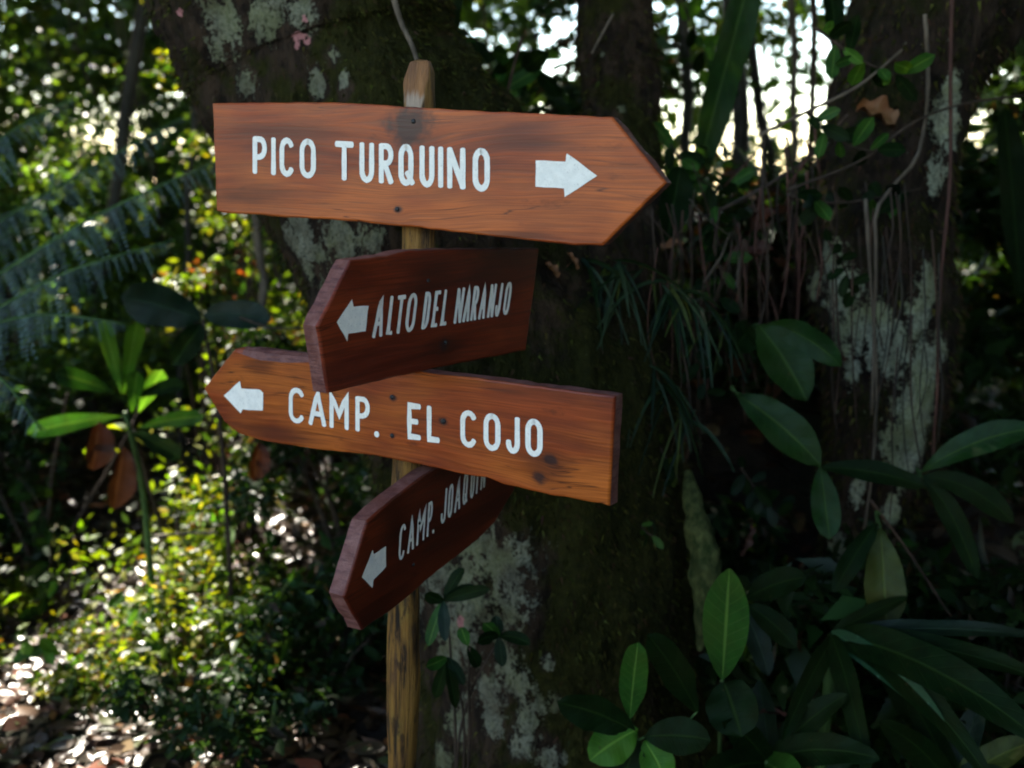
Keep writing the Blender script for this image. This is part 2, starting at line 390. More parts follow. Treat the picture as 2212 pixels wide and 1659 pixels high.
def tube(pts, rad, nseg=8, nring=12, disp=None, cap=True):
    C, R, S = resample(pts, rad, nring)
    T = np.gradient(C, axis=0); T /= np.linalg.norm(T, axis=1)[:, None]
    ref = np.array([1.0, 0.0, 0.0])
    if abs(np.mean(T[:, 0])) > 0.85: ref = np.array([0, 1.0, 0])
    A = ref - T * (T @ ref)[:, None]; A /= np.linalg.norm(A, axis=1)[:, None]
    B = np.cross(T, A)
    th = np.linspace(0, 2 * math.pi, nseg, endpoint=False)
    D = A[:, None] * np.cos(th)[None, :, None] + B[:, None] * np.sin(th)[None, :, None]
    V = C[:, None] + D * R[:, None, None]
    if disp is not None: V = V + D * disp(V, R)[..., None]
    UV = np.stack(np.broadcast_arrays(th[None] * np.mean(R), S[:, None]), -1).reshape(-1, 2)
    i, j = np.meshgrid(np.arange(nring - 1), np.arange(nseg), indexing='ij')
    a = i * nseg + j; b = i * nseg + (j + 1) % nseg
    Fc = np.stack([a, b, b + nseg, a + nseg], -1).reshape(-1, 4)
    V = V.reshape(-1, 3); N = D.reshape(-1, 3)
    if cap:
        V = np.vstack([V, C[:1], C[-1:]]); N = np.vstack([N, -T[:1], T[-1:]]); UV = np.vstack([UV, UV[:1], UV[-1:]])
        k = len(V) - 2; j = np.arange(nseg); j2 = (j + 1) % nseg
        q0 = np.stack([j2, j, np.full(nseg, k), np.full(nseg, k)], -1)   # degenerate quads as triangle fans
        faces = [tuple(f) for f in Fc] + [(int(x), int(y), k) for x, y in zip(j2, j)] + \
                [((nring - 1) * nseg + int(x), (nring - 1) * nseg + int(y), k + 1) for x, y in zip(j, j2)]
        return V, faces, UV, N
    return V, Fc, UV, N
def wiggle(pts, amp, n=8, seed=0):
    C, _, S = resample(pts, np.ones(len(pts)), n)
    w = np.stack([vnoise(np.stack([S * 6, S * 0 + seed, S * 0 + 3.1 * k], -1), k) for k in range(3)], -1)
    w *= np.linspace(0.3, 1, n)[:, None]
    return C + amp * w
def stick(name, pts, r0, r1, mat, parent=None, amp=0.0, nseg=6, nring=14, seed=0):
    P = wiggle(pts, amp, max(6, nring // 2), seed) if amp else np.asarray(pts, float)
    V, Fc, UV, N = tube(P, np.linspace(r0, r1, len(P)), nseg, nring)
    return make_obj(name, V, Fc, mat, parent, uv=UV)

# ------------------------------------------------------------------ SIGNPOST
Y_POST = 1.70
post_pts = [at(905, 128, Y_POST), at(905, 510, Y_POST), at(880, 1020, Y_POST), at(873, 1340, Y_POST), at(868, 1659, Y_POST)]
base = post_pts[-1] + (post_pts[-1] - post_pts[-2]) * ((post_pts[-1][2] + 0.15) / (post_pts[-2][2] - post_pts[-1][2]))
post_pts = (post_pts + [base])[::-1]
signpost = thing('trail_signpost', 'wooden trail signpost with four carved arrow boards nailed to a rough pole', 'signpost', (base[0], base[1], 0.0))
R_POST = 0.0285
def post_disp(V, R):
    return 0.0075 * fbm(V * np.array([22, 22, 5.0]), 3, 5) + 0.0034 * fbm(V * np.array([110, 110, 12.0]), 3, 9)
V, Fc, UV, N = tube(post_pts, [0.033, 0.0305, 0.0295, 0.029, 0.028, 0.027], 40, 160, post_disp)
top = post_pts[-1]
UV[:, 1] = V[:, 2]
cut = np.zeros(len(V))
for nrm, off in ((unit((-0.34, -0.9, 0.23)), 0.006), (unit((0.90, -0.1, 0.44)), 0.0135), (unit((-0.9, 0.1, 0.34)), 0.0115), (unit((0.1, 0.75, 0.45)), 0.016)):   # axe cuts that point the top
    d = (V - top) @ nrm - off
    hit = (d > 0) & (V[:, 2] > top[2] - 0.13)
    V[hit] -= d[hit, None] * nrm * 1.0
    cut[hit] = 1.0
make_obj('post', V, Fc, M_POST, signpost, uv=UV, attrs={'cut': cut})

# ---- glyphs as painted brush strokes, in a unit cell (x right, y up)
def arc(cx, cy_, rx, ry, a0, a1, n=9):
    a = np.radians(np.linspace(a0, a1, n)); return [(cx + rx * math.cos(t), cy_ + ry * math.sin(t)) for t in a]
GL = {
 'P': [[(0.1, 0), (0.1, 1)], [(0.1, 0.97), (0.5, 0.97)] + arc(0.55, 0.72, 0.38, 0.25, 80, -80) + [(0.5, 0.45), (0.1, 0.45)]],
 'I': [[(0.5, 0), (0.5, 1)]],
 'C': [arc(0.5, 0.72, 0.42, 0.26, 25, 180, 8) + [(0.08, 0.5)] + arc(0.5, 0.28, 0.42, 0.26, 180, 335, 8)],
 'O': [arc(0.5, 0.72, 0.42, 0.26, 90, 180, 6) + arc(0.5, 0.28, 0.42, 0.26, 180, 360, 11) + arc(0.5, 0.72, 0.42, 0.26, 0, 90, 6)],
 'T': [[(0, 0.96), (1, 0.96)], [(0.5, 0.96), (0.5, 0)]],
 'U': [[(0.1, 1), (0.1, 0.3)] + arc(0.5, 0.28, 0.4, 0.26, 180, 360, 11) + [(0.9, 1)]],
 'R': [[(0.1, 0), (0.1, 1)], [(0.1, 0.97), (0.5, 0.97)] + arc(0.52, 0.74, 0.38, 0.23, 80, -80) + [(0.45, 0.5), (0.1, 0.5)], [(0.42, 0.48), (0.92, 0)]],
 'Q': [arc(0.46, 0.72, 0.38, 0.26, 90, 180, 6) + arc(0.46, 0.28, 0.38, 0.26, 180, 360, 11) + arc(0.46, 0.72, 0.38, 0.26, 0, 90, 6), [(0.55, 0.3), (0.98, 0.02)]],
 'N': [[(0.1, 0), (0.1, 1)], [(0.1, 0.98), (0.9, 0.02)], [(0.9, 0), (0.9, 1)]],
 'A': [[(0.02, 0), (0.5, 1), (0.98, 0)], [(0.22, 0.33), (0.78, 0.33)]],
 'L': [[(0.12, 1), (0.12, 0.03), (0.95, 0.03)]],
 'D': [[(0.1, 0), (0.1, 1)], [(0.1, 0.97), (0.4, 0.97)] + arc(0.42, 0.7, 0.47, 0.27, 85, 0, 6) + arc(0.42, 0.3, 0.47, 0.27, 0, -85, 6) + [(0.1, 0.03)]],
 'E': [[(0.95, 0.97), (0.1, 0.97), (0.1, 0.03), (0.95, 0.03)], [(0.1, 0.5), (0.75, 0.5)]],
 'J': [[(0.85, 1), (0.85, 0.28)] + arc(0.45, 0.26, 0.4, 0.24, 0, -190, 10)],
 'M': [[(0.06, 0), (0.06, 1), (0.5, 0.4), (0.94, 1), (0.94, 0)]],
}
def ribbon(P, wid, O, ux, uy, lift):
    """P: n x 2 in-plane path in metres -> flat brush stroke with rounded ends"""
    P = np.asarray(P, float)
    out = [P[0]]
    for a, b in zip(P[:-1], P[1:]):
        if np.linalg.norm(b - a) > 1e-6:
            k = max(1, int(np.linalg.norm(b - a) / 0.012))
            for j in range(1, k + 1): out.append(a + (b - a) * j / k)
    P = np.array(out); T = np.gradient(P, axis=0); T /= np.linalg.norm(T, axis=1)[:, None] + 1e-12
    Nn = np.stack([-T[:, 1], T[:, 0]], -1)
    w = wid * 0.5 * (1 + 0.07 * np.array([random.uniform(-1, 1) for _ in P]))
    # mitre at corners
    for k in range(1, len(P) - 1):
        a = unit(P[k] - P[k - 1]); b = unit(P[k + 1] - P[k]); c = max(0.45, math.sqrt(max(0, (1 + a @ b) / 2))); w[k] /= c
    Lf = P + Nn * w[:, None]; Rt = P - Nn * w[:, None]
    e0 = [P[0] - T[0] * wid * 0.28 * math.cos(t) - Nn[0] * wid * 0.5 * math.sin(t) for t in np.linspace(-1.35, 1.35, 5)]
    e1 = [P[-1] + T[-1] * wid * 0.28 * math.cos(t) + Nn[-1] * wid * 0.5 * math.sin(t) for t in np.linspace(-1.35, 1.35, 5)]
    poly2 = np.vstack([Lf, Rt, e0, e1]); n = len(P)
    V3 = O + poly2[:, :1] * ux + poly2[:, 1:] * uy + lift
    Fc = [(k, k + n, k + n + 1, k + 1) for k in range(n - 1)]
    Fc.append(tuple([0] + list(range(2 * n, 2 * n + 5)) + [n]))
    Fc.append(tuple([n - 1, 2 * n - 1] + list(range(2 * n + 5, 2 * n + 10))))
    return V3, Fc

def sign_board(label, yaw, outline, thick, mat_fn, text_lines, arrow, stroke, nails, bev=None, dist=None):
    """outline: front face corners in photo places, clockwise from top left; each may carry a bevel width in metres"""
    a = math.radians(yaw); n = np.array([-math.sin(a), -math.cos(a), 0.0]); ux = np.array([math.cos(a), -math.sin(a), 0.0]); uy = np.array([0, 0, 1.0])
    ymid = np.mean([p[1] for p in outline])
    C, _, _ = resample(post_pts, np.ones(len(post_pts)), 200)
    axis = C[np.argmin(np.abs(proj(C)[1] - ymid))]
    pt = axis + n * ((R_POST if dist is None else dist) + thick)
    O = on_plane(outline[0][0], outline[0][1], pt, n)
    def pl(x, y):
        p = on_plane(x, y, pt, n) - O; return np.array([p @ ux, p @ uy])
    # ragged outline
    corners = [(pl(p[0], p[1]), (p[2] if len(p) > 2 else 0.003)) for p in outline]
    ring = []; bw = []
    for k, (p, b) in enumerate(corners):
        p2, b2 = corners[(k + 1) % len(corners)]
        m = max(1, int(np.linalg.norm(p2 - p) / 0.018)); nn = unit(p2 - p); nn = np.array([-nn[1], nn[0]])
        for j in range(m):
            f = j / m; o = 0 if j == 0 else 0.0011 * vnoise(np.array([f * m * 0.45, k * 7.7, yaw]), 3) + 0.0006 * random.uniform(-1, 1)
            ring.append(p + (p2 - p) * f + nn * o); bw.append(b + (b2 - b) * f)
    ring = np.array(ring); bw = np.array(bw); m = len(ring)
    tg = np.roll(ring, -1, 0) - np.roll(ring, 1, 0); tg /= np.linalg.norm(tg, axis=1)[:, None]
    inn = np.stack([tg[:, 1], -tg[:, 0]], -1)                       # clockwise ring: inward is to the right
    P3 = lambda q, dz: O + q[:, :1] * ux + q[:, 1:] * uy + (n[None] * np.asarray(dz).reshape(-1, 1))
    r0 = P3(ring + inn * bw[:, None], np.zeros(m))
    r1 = P3(ring + inn * bw[:, None] * 0.3, -bw * 0.35)
    r2 = P3(ring, -np.minimum(bw, thick * 0.5))
    r3 = P3(ring + 0.0012 * np.array([[random.uniform(-1, 1), random.uniform(-1, 1)] for _ in ring]), np.full(m, -thick + 0.002))
    r4 = P3(ring + inn * 0.003, np.full(m, -thick))
    V = np.vstack([r0, r1, r2, r3, r4])
    uvf = ring + inn * bw[:, None]
    per = np.r_[0, np.cumsum(np.linalg.norm(np.diff(ring, axis=0), axis=1))]
    UV = np.vstack([uvf, ring + inn * bw[:, None] * 0.3, ring, ring - inn * thick + 0.37, ring + 0.51])
    Fc = [tuple(range(m))[::-1], tuple(range(4 * m, 5 * m))]
    for k in range(4):
        for j in range(m):
            j2 = (j + 1) % m; Fc.append((k * m + j, k * m + j2, (k + 1) * m + j2, (k + 1) * m + j))
    b = make_obj('sign_board', V, Fc, mat_fn(pl), signpost, uv=UV, smooth=False)
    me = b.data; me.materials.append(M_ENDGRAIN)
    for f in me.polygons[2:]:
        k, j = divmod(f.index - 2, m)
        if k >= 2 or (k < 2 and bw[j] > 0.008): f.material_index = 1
    bm = bmesh.new(); bm.from_mesh(me); bmesh.ops.recalc_face_normals(bm, faces=bm.faces); bm.to_mesh(me); bm.free()
    b['label'] = label
    # lettering
    for (word, tl, tr, bl, br, slant, cells) in text_lines:
        for ch, (xl, xr) in zip(word, cells):
            def cell(u, v):
                xb = xl + (xr - xl) * u
                yb = bl[1] + (br[1] - bl[1]) * (xb - bl[0]) / (br[0] - bl[0])
                xt = xb + slant; yt = tl[1] + (tr[1] - tl[1]) * (xt - tl[0]) / (tr[0] - tl[0])
                return pl(xb + (xt - xb) * v, yb + (yt - yb) * v)
            VV = []; FF = []
            if ch == '.':
                c = cell(0.5, 0.03); t = np.linspace(0, 2 * math.pi, 14, endpoint=False)
                q = c + np.stack([np.cos(t), np.sin(t)], -1) * stroke * 0.6
                VV = [O + q[:, :1] * ux + q[:, 1:] * uy + n * 0.0012]; FF = [tuple(range(14))]
            else:
                # the brush keeps its width inside the cell
                H = np.linalg.norm(cell(0.5, 1) - cell(0.5, 0)); W = max(np.linalg.norm(cell(1, 0) - cell(0, 0)), 0.004)
                mx, my = min(0.45, stroke * 0.5 / W), stroke * 0.5 / H
                off = 0
                for k, st in enumerate(GL[ch]):
                    pts = []
                    for (u, v) in st:
                        uu = mx + (1 - 2 * mx) * u if ch != 'I' else 0.5
                        pts.append(cell(uu, my + (1 - 2 * my) * v))
                    v3, f3 = ribbon(pts, stroke, O, ux, uy, n * (0.0010 + 0.00025 * k))
                    VV.append(v3); FF += [tuple(i + off for i in f) for f in f3]; off += len(v3)
            make_obj('letter', np.vstack(VV), FF, M_PAINT, b, smooth=False)
    q = np.array([pl(*p) for p in arrow]); ring2 = []
    for k in range(len(q)):
        d = q[(k + 1) % len(q)] - q[k]
        for f in (0, 0.33, 0.66): ring2.append(q[k] + d * f + (0 if f == 0 else 1) * 0.0006 * np.array([random.uniform(-1, 1), random.uniform(-1, 1)]))
    q = np.array(ring2)
    make_obj('arrow_mark', O + q[:, :1] * ux + q[:, 1:] * uy + n * 0.0012, [tuple(range(len(q)))], M_PAINT, b, smooth=False)
    for (x, y, r) in nails:
        c = pl(x, y); t = np.linspace(0, 2 * math.pi, 10, endpoint=False); V = []
        for rr, dz in ((r * 1.15, -0.004), (r * 1.15, 0.0008), (r * 0.8, 0.0024)):
            qq = c + np.stack([np.cos(t), np.sin(t)], -1) * rr; V.append(O + qq[:, :1] * ux + qq[:, 1:] * uy + n * dz)
        FF = [(k * 10 + j, k * 10 + (j + 1) % 10, (k + 1) * 10 + (j + 1) % 10, (k + 1) * 10 + j) for k in range(2) for j in range(10)] + [tuple(range(20, 30))]
        make_obj('nail', np.vstack(V), FF, M_NAIL, b)
    return b

def zc(ox, oy, s):     # places measured in enlarged views of the photograph
    return lambda x, y=None: ((ox + x * s) / 1.736 if y is None else ((ox + x * s) / 1.736, (oy + y * s) / 1.736))
z1 = zc(750, 200, 0.4522); z1b = zc(1270, 0, 0.6027); z2 = zc(1080, 880, 0.452); z3 = zc(720, 1250, 0.3978); z3b = zc(1500, 1350, 0.4069); z4 = zc(1180, 1700, 0.422); zA = zc(1650, 350, 0.4295)
cells = lambda z, L: [(z(a), z(b)) for a, b in L]

# PICO TURQUINO
w1 = cells(z1, [(430, 565), (590, 635), (655, 792), (820, 972)])
w2 = cells(z1, [(1112, 1287), (1315, 1457), (1475, 1618), (1640, 1790), (1812, 1957)]) + cells(z1b, [(618, 655), (666, 802), (828, 950)])
line = (z1(430, 676), z1(2335, 779), z1(430, 1008), z1(2335, 1153))
sign_board('long orange brown board reading PICO TURQUINO with an arrow to the right', 25,
    [(458, 223), (520, 222), (640, 220), (720, 221), (790, 225), (900, 232), (1040, 240), (1180, 245), (1322, 252, 0.004), (1440, 395, 0.004), (1302, 531, 0.004), (1240, 530), (1130, 518), (1000, 503), (862, 489), (760, 478), (640, 470), (520, 462), (480, 459), (467, 455)],
    0.030, lambda pl: wood_mat('board_wood_pico', (0.160, 0.021, 0.004), (0.37, 0.060, 0.008), (0.50, 0.110, 0.018),
        knots=[(*pl(884, 272), 0.040), (*pl(860, 453), 0.008)], stain=[(*pl(620, 290), 0.16, 0.03), (*pl(540, 420), 0.1, 0.03), (*pl(1120, 300), 0.10, 0.03), (*pl(1120, 508), 0.07, 0.008)], seed=0.3),
    [('PICO', *line, 0, w1), ('TURQUINO', *line, 0, w2)],
    [zA(838, 585), zA(1097, 597), zA(1110, 525), zA(1375, 720), zA(1090, 905), zA(1085, 830), zA(836, 815)], 0.0096,
    [(858, 452, 0.0035), (893, 262, 0.0035)])
# ALTO DEL NARANJO
line = (z2(740, 512), z2(1850, 385), z2(690, 868), z2(1820, 668))
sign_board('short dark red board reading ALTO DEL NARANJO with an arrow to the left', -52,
    [(757, 562, 0.003), (800, 557), (838, 553), (862, 546), (890, 541), (980, 538), (1080, 536), (1165, 536), (1152, 640), (1136, 757), (1060, 772), (960, 792), (860, 813), (780, 833), (709, 850, 0.004), (685, 705, 0.004)],
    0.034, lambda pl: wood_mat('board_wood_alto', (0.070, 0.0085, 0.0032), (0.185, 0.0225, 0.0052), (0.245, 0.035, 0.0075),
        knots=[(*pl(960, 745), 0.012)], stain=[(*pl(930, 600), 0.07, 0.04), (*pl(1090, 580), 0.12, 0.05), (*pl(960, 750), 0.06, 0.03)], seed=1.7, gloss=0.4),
    [('ALTO', *line, z2(40) - z2(0), cells(z2, [(690, 778), (805, 865), (866, 946), (955, 1045)])),
     ('DEL', *line, z2(40) - z2(0), cells(z2, [(1095, 1158), (1178, 1238), (1253, 1315)])),
     ('NARANJO', *line, z2(40) - z2(0), cells(z2, [(1362, 1432), (1438, 1496), (1500, 1556), (1568, 1626), (1640, 1696), (1703, 1752), (1768, 1826)]))],
    [z2(400, 725), z2(527, 535), z2(540, 597), z2(665, 590), z2(640, 800), z2(497, 820), z2(487, 887)], 0.0068,
    [(962, 740, 0.003), (925, 606, 0.003)])
# CAMP. EL COJO
tl = ((642 - 0, 836), (1155, 903), (642, 916), (1155, 988))
sign_board('long honey brown board reading CAMP. EL COJO with an arrow to the left', 30,
    [(506, 754, 0.004), (522, 752, 0.012), (560, 757, 0.018), (610, 762, 0.018), (670, 768, 0.012), (760, 783, 0.004), (911, 804), (1010, 815), (1122, 829), (1240, 845), (1329, 856, 0.004), (1322, 980, 0.004), (1316, 1094, 0.004), (1296, 1088), (1274, 1085), (1192, 1071), (1087, 1047), (1052, 1032), (1005, 1026), (864, 996), (827, 988), (644, 965), (560, 951), (516, 938, 0.005), (484, 912), (440, 838)],
    0.030, lambda pl: wood_mat('board_wood_cojo', (0.125, 0.016, 0.003), (0.335, 0.050, 0.005), (0.47, 0.110, 0.012),
        knots=[(*pl(1165, 1032), 0.013), (*pl(1190, 995), 0.012), (*pl(848, 860), 0.007), (*pl(848, 942), 0.006), (*pl(958, 910), 0.008)],
        stain=[(*pl(560, 790), 0.05, 0.02), (*pl(1180, 1010), 0.05, 0.04), (*pl(600, 940), 0.13, 0.018), (*pl(1090, 845), 0.06, 0.006)], seed=3.1),
    [('CAMP.', *tl, 0, cells(z3, [(905, 1075), (1098, 1272), (1290, 1490), (1532, 1688), (1727, 1763)])),
     ('EL', *tl, 0, cells(z3b, [(58, 210), (238, 384)])), ('COJO', *tl, 0, cells(z3b, [(548, 722), (762, 938), (975, 1122), (1148, 1327)]))],
    [z3(303, 585), z3(455, 448), z3(470, 518), z3(640, 528), z3(675, 560), z3(672, 727), z3(480, 715), z3(463, 752)], 0.0092,
    [(847, 858, 0.0038), (847, 941, 0.0036), (958, 910, 0.004)])
# CAMP. JOAQUIN
line = (z4(770, 633), z4(1200, 275), z4(745, 968), z4(1510, 300))
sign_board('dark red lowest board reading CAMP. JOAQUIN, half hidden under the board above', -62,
    [(794, 1126, 0.004), (818, 1103), (850, 1076), (913, 1028), (975, 990), (1040, 950), (1112, 912), (1118, 985), (1112, 1058), (1069, 1130), (1032, 1167), (947, 1233), (850, 1316), (784, 1362, 0.004), (744, 1288, 0.004)],
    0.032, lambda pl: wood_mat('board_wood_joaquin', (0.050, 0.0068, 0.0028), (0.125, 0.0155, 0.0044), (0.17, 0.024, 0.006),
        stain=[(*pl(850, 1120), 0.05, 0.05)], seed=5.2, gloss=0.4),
    [('CAMP.', *line, z4(20) - z4(0), cells(z4, [(732, 797), (815, 877), (893, 972), (985, 1032), (1040, 1056)])),
     ('JOAQUIN', *line, z4(20) - z4(0), cells(z4, [(1110, 1162), (1170, 1217), (1233, 1287), (1303, 1350), (1370, 1412), (1424, 1442), (1463, 1508)]))],
    [z4(413, 1100), z4(508, 858), z4(522, 895), z4(628, 825), z4(630, 1005), z4(520, 1120), z4(508, 1195)], 0.0060,
    [(905, 1130, 0.003), (893, 1220, 0.003)])

# ------------------------------------------------------------------ leaves
def leaf_cloud(P, size, cols, aspect=0.42, up=0.3, droop=0.2, rs=None, dirs=None):
    """many small folded leaf blades; returns V, F, Col"""
    r = rs or rng; n = len(P)
    A = r.normal(size=(n, 3)); A[:, 2] = A[:, 2] * 0.6 - droop
    if dirs is not None: A = A * 0.6 + dirs
    A /= np.linalg.norm(A, axis=1)[:, None]
    U = r.normal(size=(n, 3)); U[:, 2] += up * 4
    S = np.cross(A, U); S /= np.linalg.norm(S, axis=1)[:, None] + 1e-9
    Nn = np.cross(S, A)
    L = np.asarray(size) * np.clip(np.exp(r.normal(size=n) * 0.38), 0.4, 2.2); W = L * aspect * r.uniform(0.75, 1.2, n) * 0.5
    L = L[:, None]; W = W[:, None]; fold = r.uniform(-0.1, 0.5, n)[:, None]
    b = P; c = P + A * L * 0.5 - Nn * L * 0.02; t = P + A * L - Nn * L * 0.18 * r.uniform(0, 1.5, n)[:, None]
    l = P + A * L * 0.42 + S * W + Nn * W * fold; rr = P + A * L * 0.42 - S * W + Nn * W * fold
    V = np.stack([b, l, c, rr, t], 1).reshape(-1, 3)
    k = np.arange(n)[:, None] * 5
    Fc = (k[:, :, None] + np.array([[0, 2, 1], [0, 3, 2], [1, 2, 4], [2, 3, 4]])[None]).reshape(-1, 3)
    return V, Fc, np.repeat(cols, 5, 0)
def litter_leaves(P, size, cols, r):
    n = len(P); a = r.uniform(0, 2 * math.pi, n)
    A = np.stack([np.cos(a), np.sin(a), r.normal(size=n) * 0.22], -1); A /= np.linalg.norm(A, axis=1)[:, None]
    S = np.cross(A, np.stack([r.normal(size=n) * 0.3, r.normal(size=n) * 0.3, np.ones(n)], -1)); S /= np.linalg.norm(S, axis=1)[:, None]
    Nn = np.cross(S, A)
    L = size * np.clip(np.exp(r.normal(size=n) * 0.45), 0.4, 2.6); W = L * r.uniform(0.32, 0.6, n) * 0.5
    curl = r.uniform(-0.25, 0.6, n); bend = r.uniform(-0.25, 0.35, n)
    tt = np.array([0, 0.15, 0.38, 0.62, 0.84, 1.0]); ww = np.array([0.04, 0.62, 1.0, 0.85, 0.42, 0.02])
    V = []
    for u in (-1, 0, 1):
        for t, w in zip(tt, ww):
            V.append(P + A * (L * t)[:, None] + S * (W * w * u)[:, None] + Nn * (W * w * abs(u) * curl + L * bend * (t - 0.5) ** 2)[:, None])
    V = np.stack(V, 1).reshape(-1, 3); k = np.arange(n)[:, None] * 18
    q = np.array([[u * 6 + j, u * 6 + j + 1, u * 6 + j + 7, u * 6 + j + 6] for u in (0, 1) for j in range(5)])
    return V, (k[:, :, None] + q[None]).reshape(-1, 4), np.repeat(cols, 18, 0)
def palette(n, choices, jitter=0.25, r=None):
    r = r or rng
    c = np.array([x[1] for x in choices], float); w = np.array([x[0] for x in choices], float); w /= w.sum()
    k = r.choice(len(choices), n, p=w); out = c[k] * np.exp(r.normal(size=(n, 1)) * jitter) * np.exp(r.normal(size=(n, 3)) * 0.08)
    return np.clip(out, 0.002, 0.8)
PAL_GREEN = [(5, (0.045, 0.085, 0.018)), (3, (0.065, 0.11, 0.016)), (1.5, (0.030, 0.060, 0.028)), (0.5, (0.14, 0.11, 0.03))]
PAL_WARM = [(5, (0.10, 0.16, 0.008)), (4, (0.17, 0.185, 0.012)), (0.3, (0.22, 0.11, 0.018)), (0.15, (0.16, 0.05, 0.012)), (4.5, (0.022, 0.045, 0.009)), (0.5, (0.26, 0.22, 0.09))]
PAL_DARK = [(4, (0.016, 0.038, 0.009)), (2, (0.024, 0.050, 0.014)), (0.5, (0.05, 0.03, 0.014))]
PAL_LITTER = [(5, (0.070, 0.034, 0.016)), (5, (0.035, 0.018, 0.010)), (1.0, (0.13, 0.085, 0.045)), (1.0, (0.14, 0.045, 0.017)), (0.3, (0.22, 0.17, 0.11)), (1.5, (0.045, 0.055, 0.014))]

# places that lie in sun: leaves standing in the way of the beams are left out (gaps in the canopy)
BEAMS = [(at(270, 1480, 2.95), 0.5), (at(120, 1580, 2.7), 0.46), (at(330, 1600, 2.65), 0.3), (at(430, 1290, 3.4), 0.46), (at(470, 1130, 3.9), 0.36), (at(410, 330, 5.15), 0.45), (at(425, 450, 5.1), 0.4), (at(570, 560, 4.65), 0.34), (at(600, 680, 4.6), 0.3),
         (at(250, 800, 3.3), 0.22), (at(140, 930, 3.3), 0.14), (at(640, 1010, 3.8), 0.2), (at(420, 950, 4.0), 0.34), (at(2130, 420, 4.3), 0.4), (at(180, 200, 5.3), 0.5), (at(120, 350, 5.0), 0.3), (at(250, 480, 4.6), 0.28), (at(330, 130, 5.4), 0.4), (at(560, 950, 3.9), 0.2), (at(150, 250, 5.2), 1.0, 0.3), (at(480, 400, 5.0), 0.8, 0.35), (at(250, 600, 4.2), 0.6, 0.5), (at(450, 800, 4.0), 0.5, 0.5)]
def beam_gap(P, r=None, soft=0.12):
    keep = np.ones(len(P), bool); r = r or rng
    for c, rad, *sf in BEAMS:
        d = P - c; s = d @ SUN; perp = np.linalg.norm(d - s[:, None] * SUN, axis=1)
        perp = perp + 0.16 * vnoise(P * 1.7, 5)
        keep &= ~((s > 0.32) & (perp < rad) & (r.random(len(P)) > (sf[0] if sf else soft)))
    return keep

def blob_points(n, c, rad, shell=0.35, clump=0.0, r=None):
    r = r or rng
    d = r.normal(size=(n, 3)); d /= np.linalg.norm(d, axis=1)[:, None]
    u = r.random(n) ** (1 / 3 * (1 - shell) + 0.0001)
    return np.asarray(c) + d * (u[:, None]) * np.asarray(rad)

def shrub(name, label, cat, x, y, height, spread, nleaf, size, pal, nstem=7, z_lo=0.25, mat=None, gap=True, stem_mat=None, group=None, aspect=0.42, clumps=26, seed=0, foliage='foliage', soft=0.12, stem_r=0.012):
    r = np.random.default_rng(1000 + seed)
    z0 = float(ground_z(x, y)); root = thing(name, label, cat, (x, y, z0), group)
    cs = []
    for k in range(clumps):
        a = r.uniform(0, 2 * math.pi); q = math.sqrt(r.random()) * spread; h = z0 + height * (z_lo + (1 - z_lo) * r.random())
        cs.append((x + q * math.cos(a), y + q * math.sin(a), h))
    cs = np.array(cs)
    P = []
    for c in cs:
        m = int(nleaf / clumps * r.uniform(0.5, 1.5)); rad = spread * r.uniform(0.22, 0.42)
        P.append(blob_points(m, c, (rad, rad, rad * 0.75), 0.2, r=r))
    P = np.vstack(P); P = P[P[:, 2] > ground_z(P[:, 0], P[:, 1]) + 0.01]
    if height > 2.2: P = P[(P[:, 2] < 1.7 + 0.3 * vnoise(P * 2.0, 3)) | (fbm(P * 1.5, 3, seed) > -0.13) | (r.random(len(P)) < 0.32)]
    if gap: P = P[beam_gap(P, r, soft)]
    V, Fc, C = leaf_cloud(P, size, palette(len(P), pal, r=r), aspect, rs=r)
    make_obj(foliage, V, Fc, mat or M_LEAF, root, col=C, smooth=False, kind='stuff')
    for k in range(nstem):
        c = cs[r.integers(len(cs))]
        b = np.array([x + r.uniform(-1, 1) * 0.05, y + r.uniform(-1, 1) * 0.05, z0 - 0.03])
        mid = b * 0.5 + c * 0.5 + np.array([0, 0, 0.15 * height]) * r.uniform(-0.3, 0.6)
        stick('stem', [b, mid, c], stem_r, stem_r * 0.25, stem_mat or M_TWIG, root, amp=0.02 * height, seed=seed + k, nring=10)
    return root

# ------------------------------------------------------------------ the two big trees
def trunk_mesh(pts, rad, nseg, nring, seed, amp=1.0):
    def disp(V, R):
        q = V + seed * 3.3
        return amp * (R[:, None] * (0.20 * fbm(q * np.array([3.2, 3.2, 1.1]), 3, seed)) + 0.036 * fbm(q * np.array([14, 14, 5.0]), 3, seed + 1) + 0.012 * fbm(q * np.array([50, 50, 22.0]), 3, seed + 2))
    return tube(pts, rad, nseg, nring, disp)
def patch_mask(V, N, patches, seed):
    """crust patches fixed on the bark: each is found on the camera-facing bark, then spreads by distance along the surface"""
    x, y, dep = proj(V); front = ((CAM - V) * N).sum(1) > 0
    m = np.zeros(len(V))
    for (px, py, r, st) in patches:
        d2 = (x - px) ** 2 + (y - py) ** 2 + np.where(front, 0, 1e9) + (dep * 60)
        c = V[np.argmin(d2)]
        d = (V - c) * np.array([1, 1, 1 / st]); m = np.maximum(m, 1.15 - np.linalg.norm(d, axis=1) / r)
    return np.clip(m, -0.6, 1)
def edge_path(rows):
    """rows of (y, x_left, x_right, Y) read off the photograph -> centre line and radii"""
    P = []; R = []
    for (y, xl, xr, Y) in rows:
        a, b = at(xl, y, Y), at(xr, y, Y); P.append((a + b) / 2); R.append(np.linalg.norm(b - a) / 2)
    return np.array(P), np.array(R)
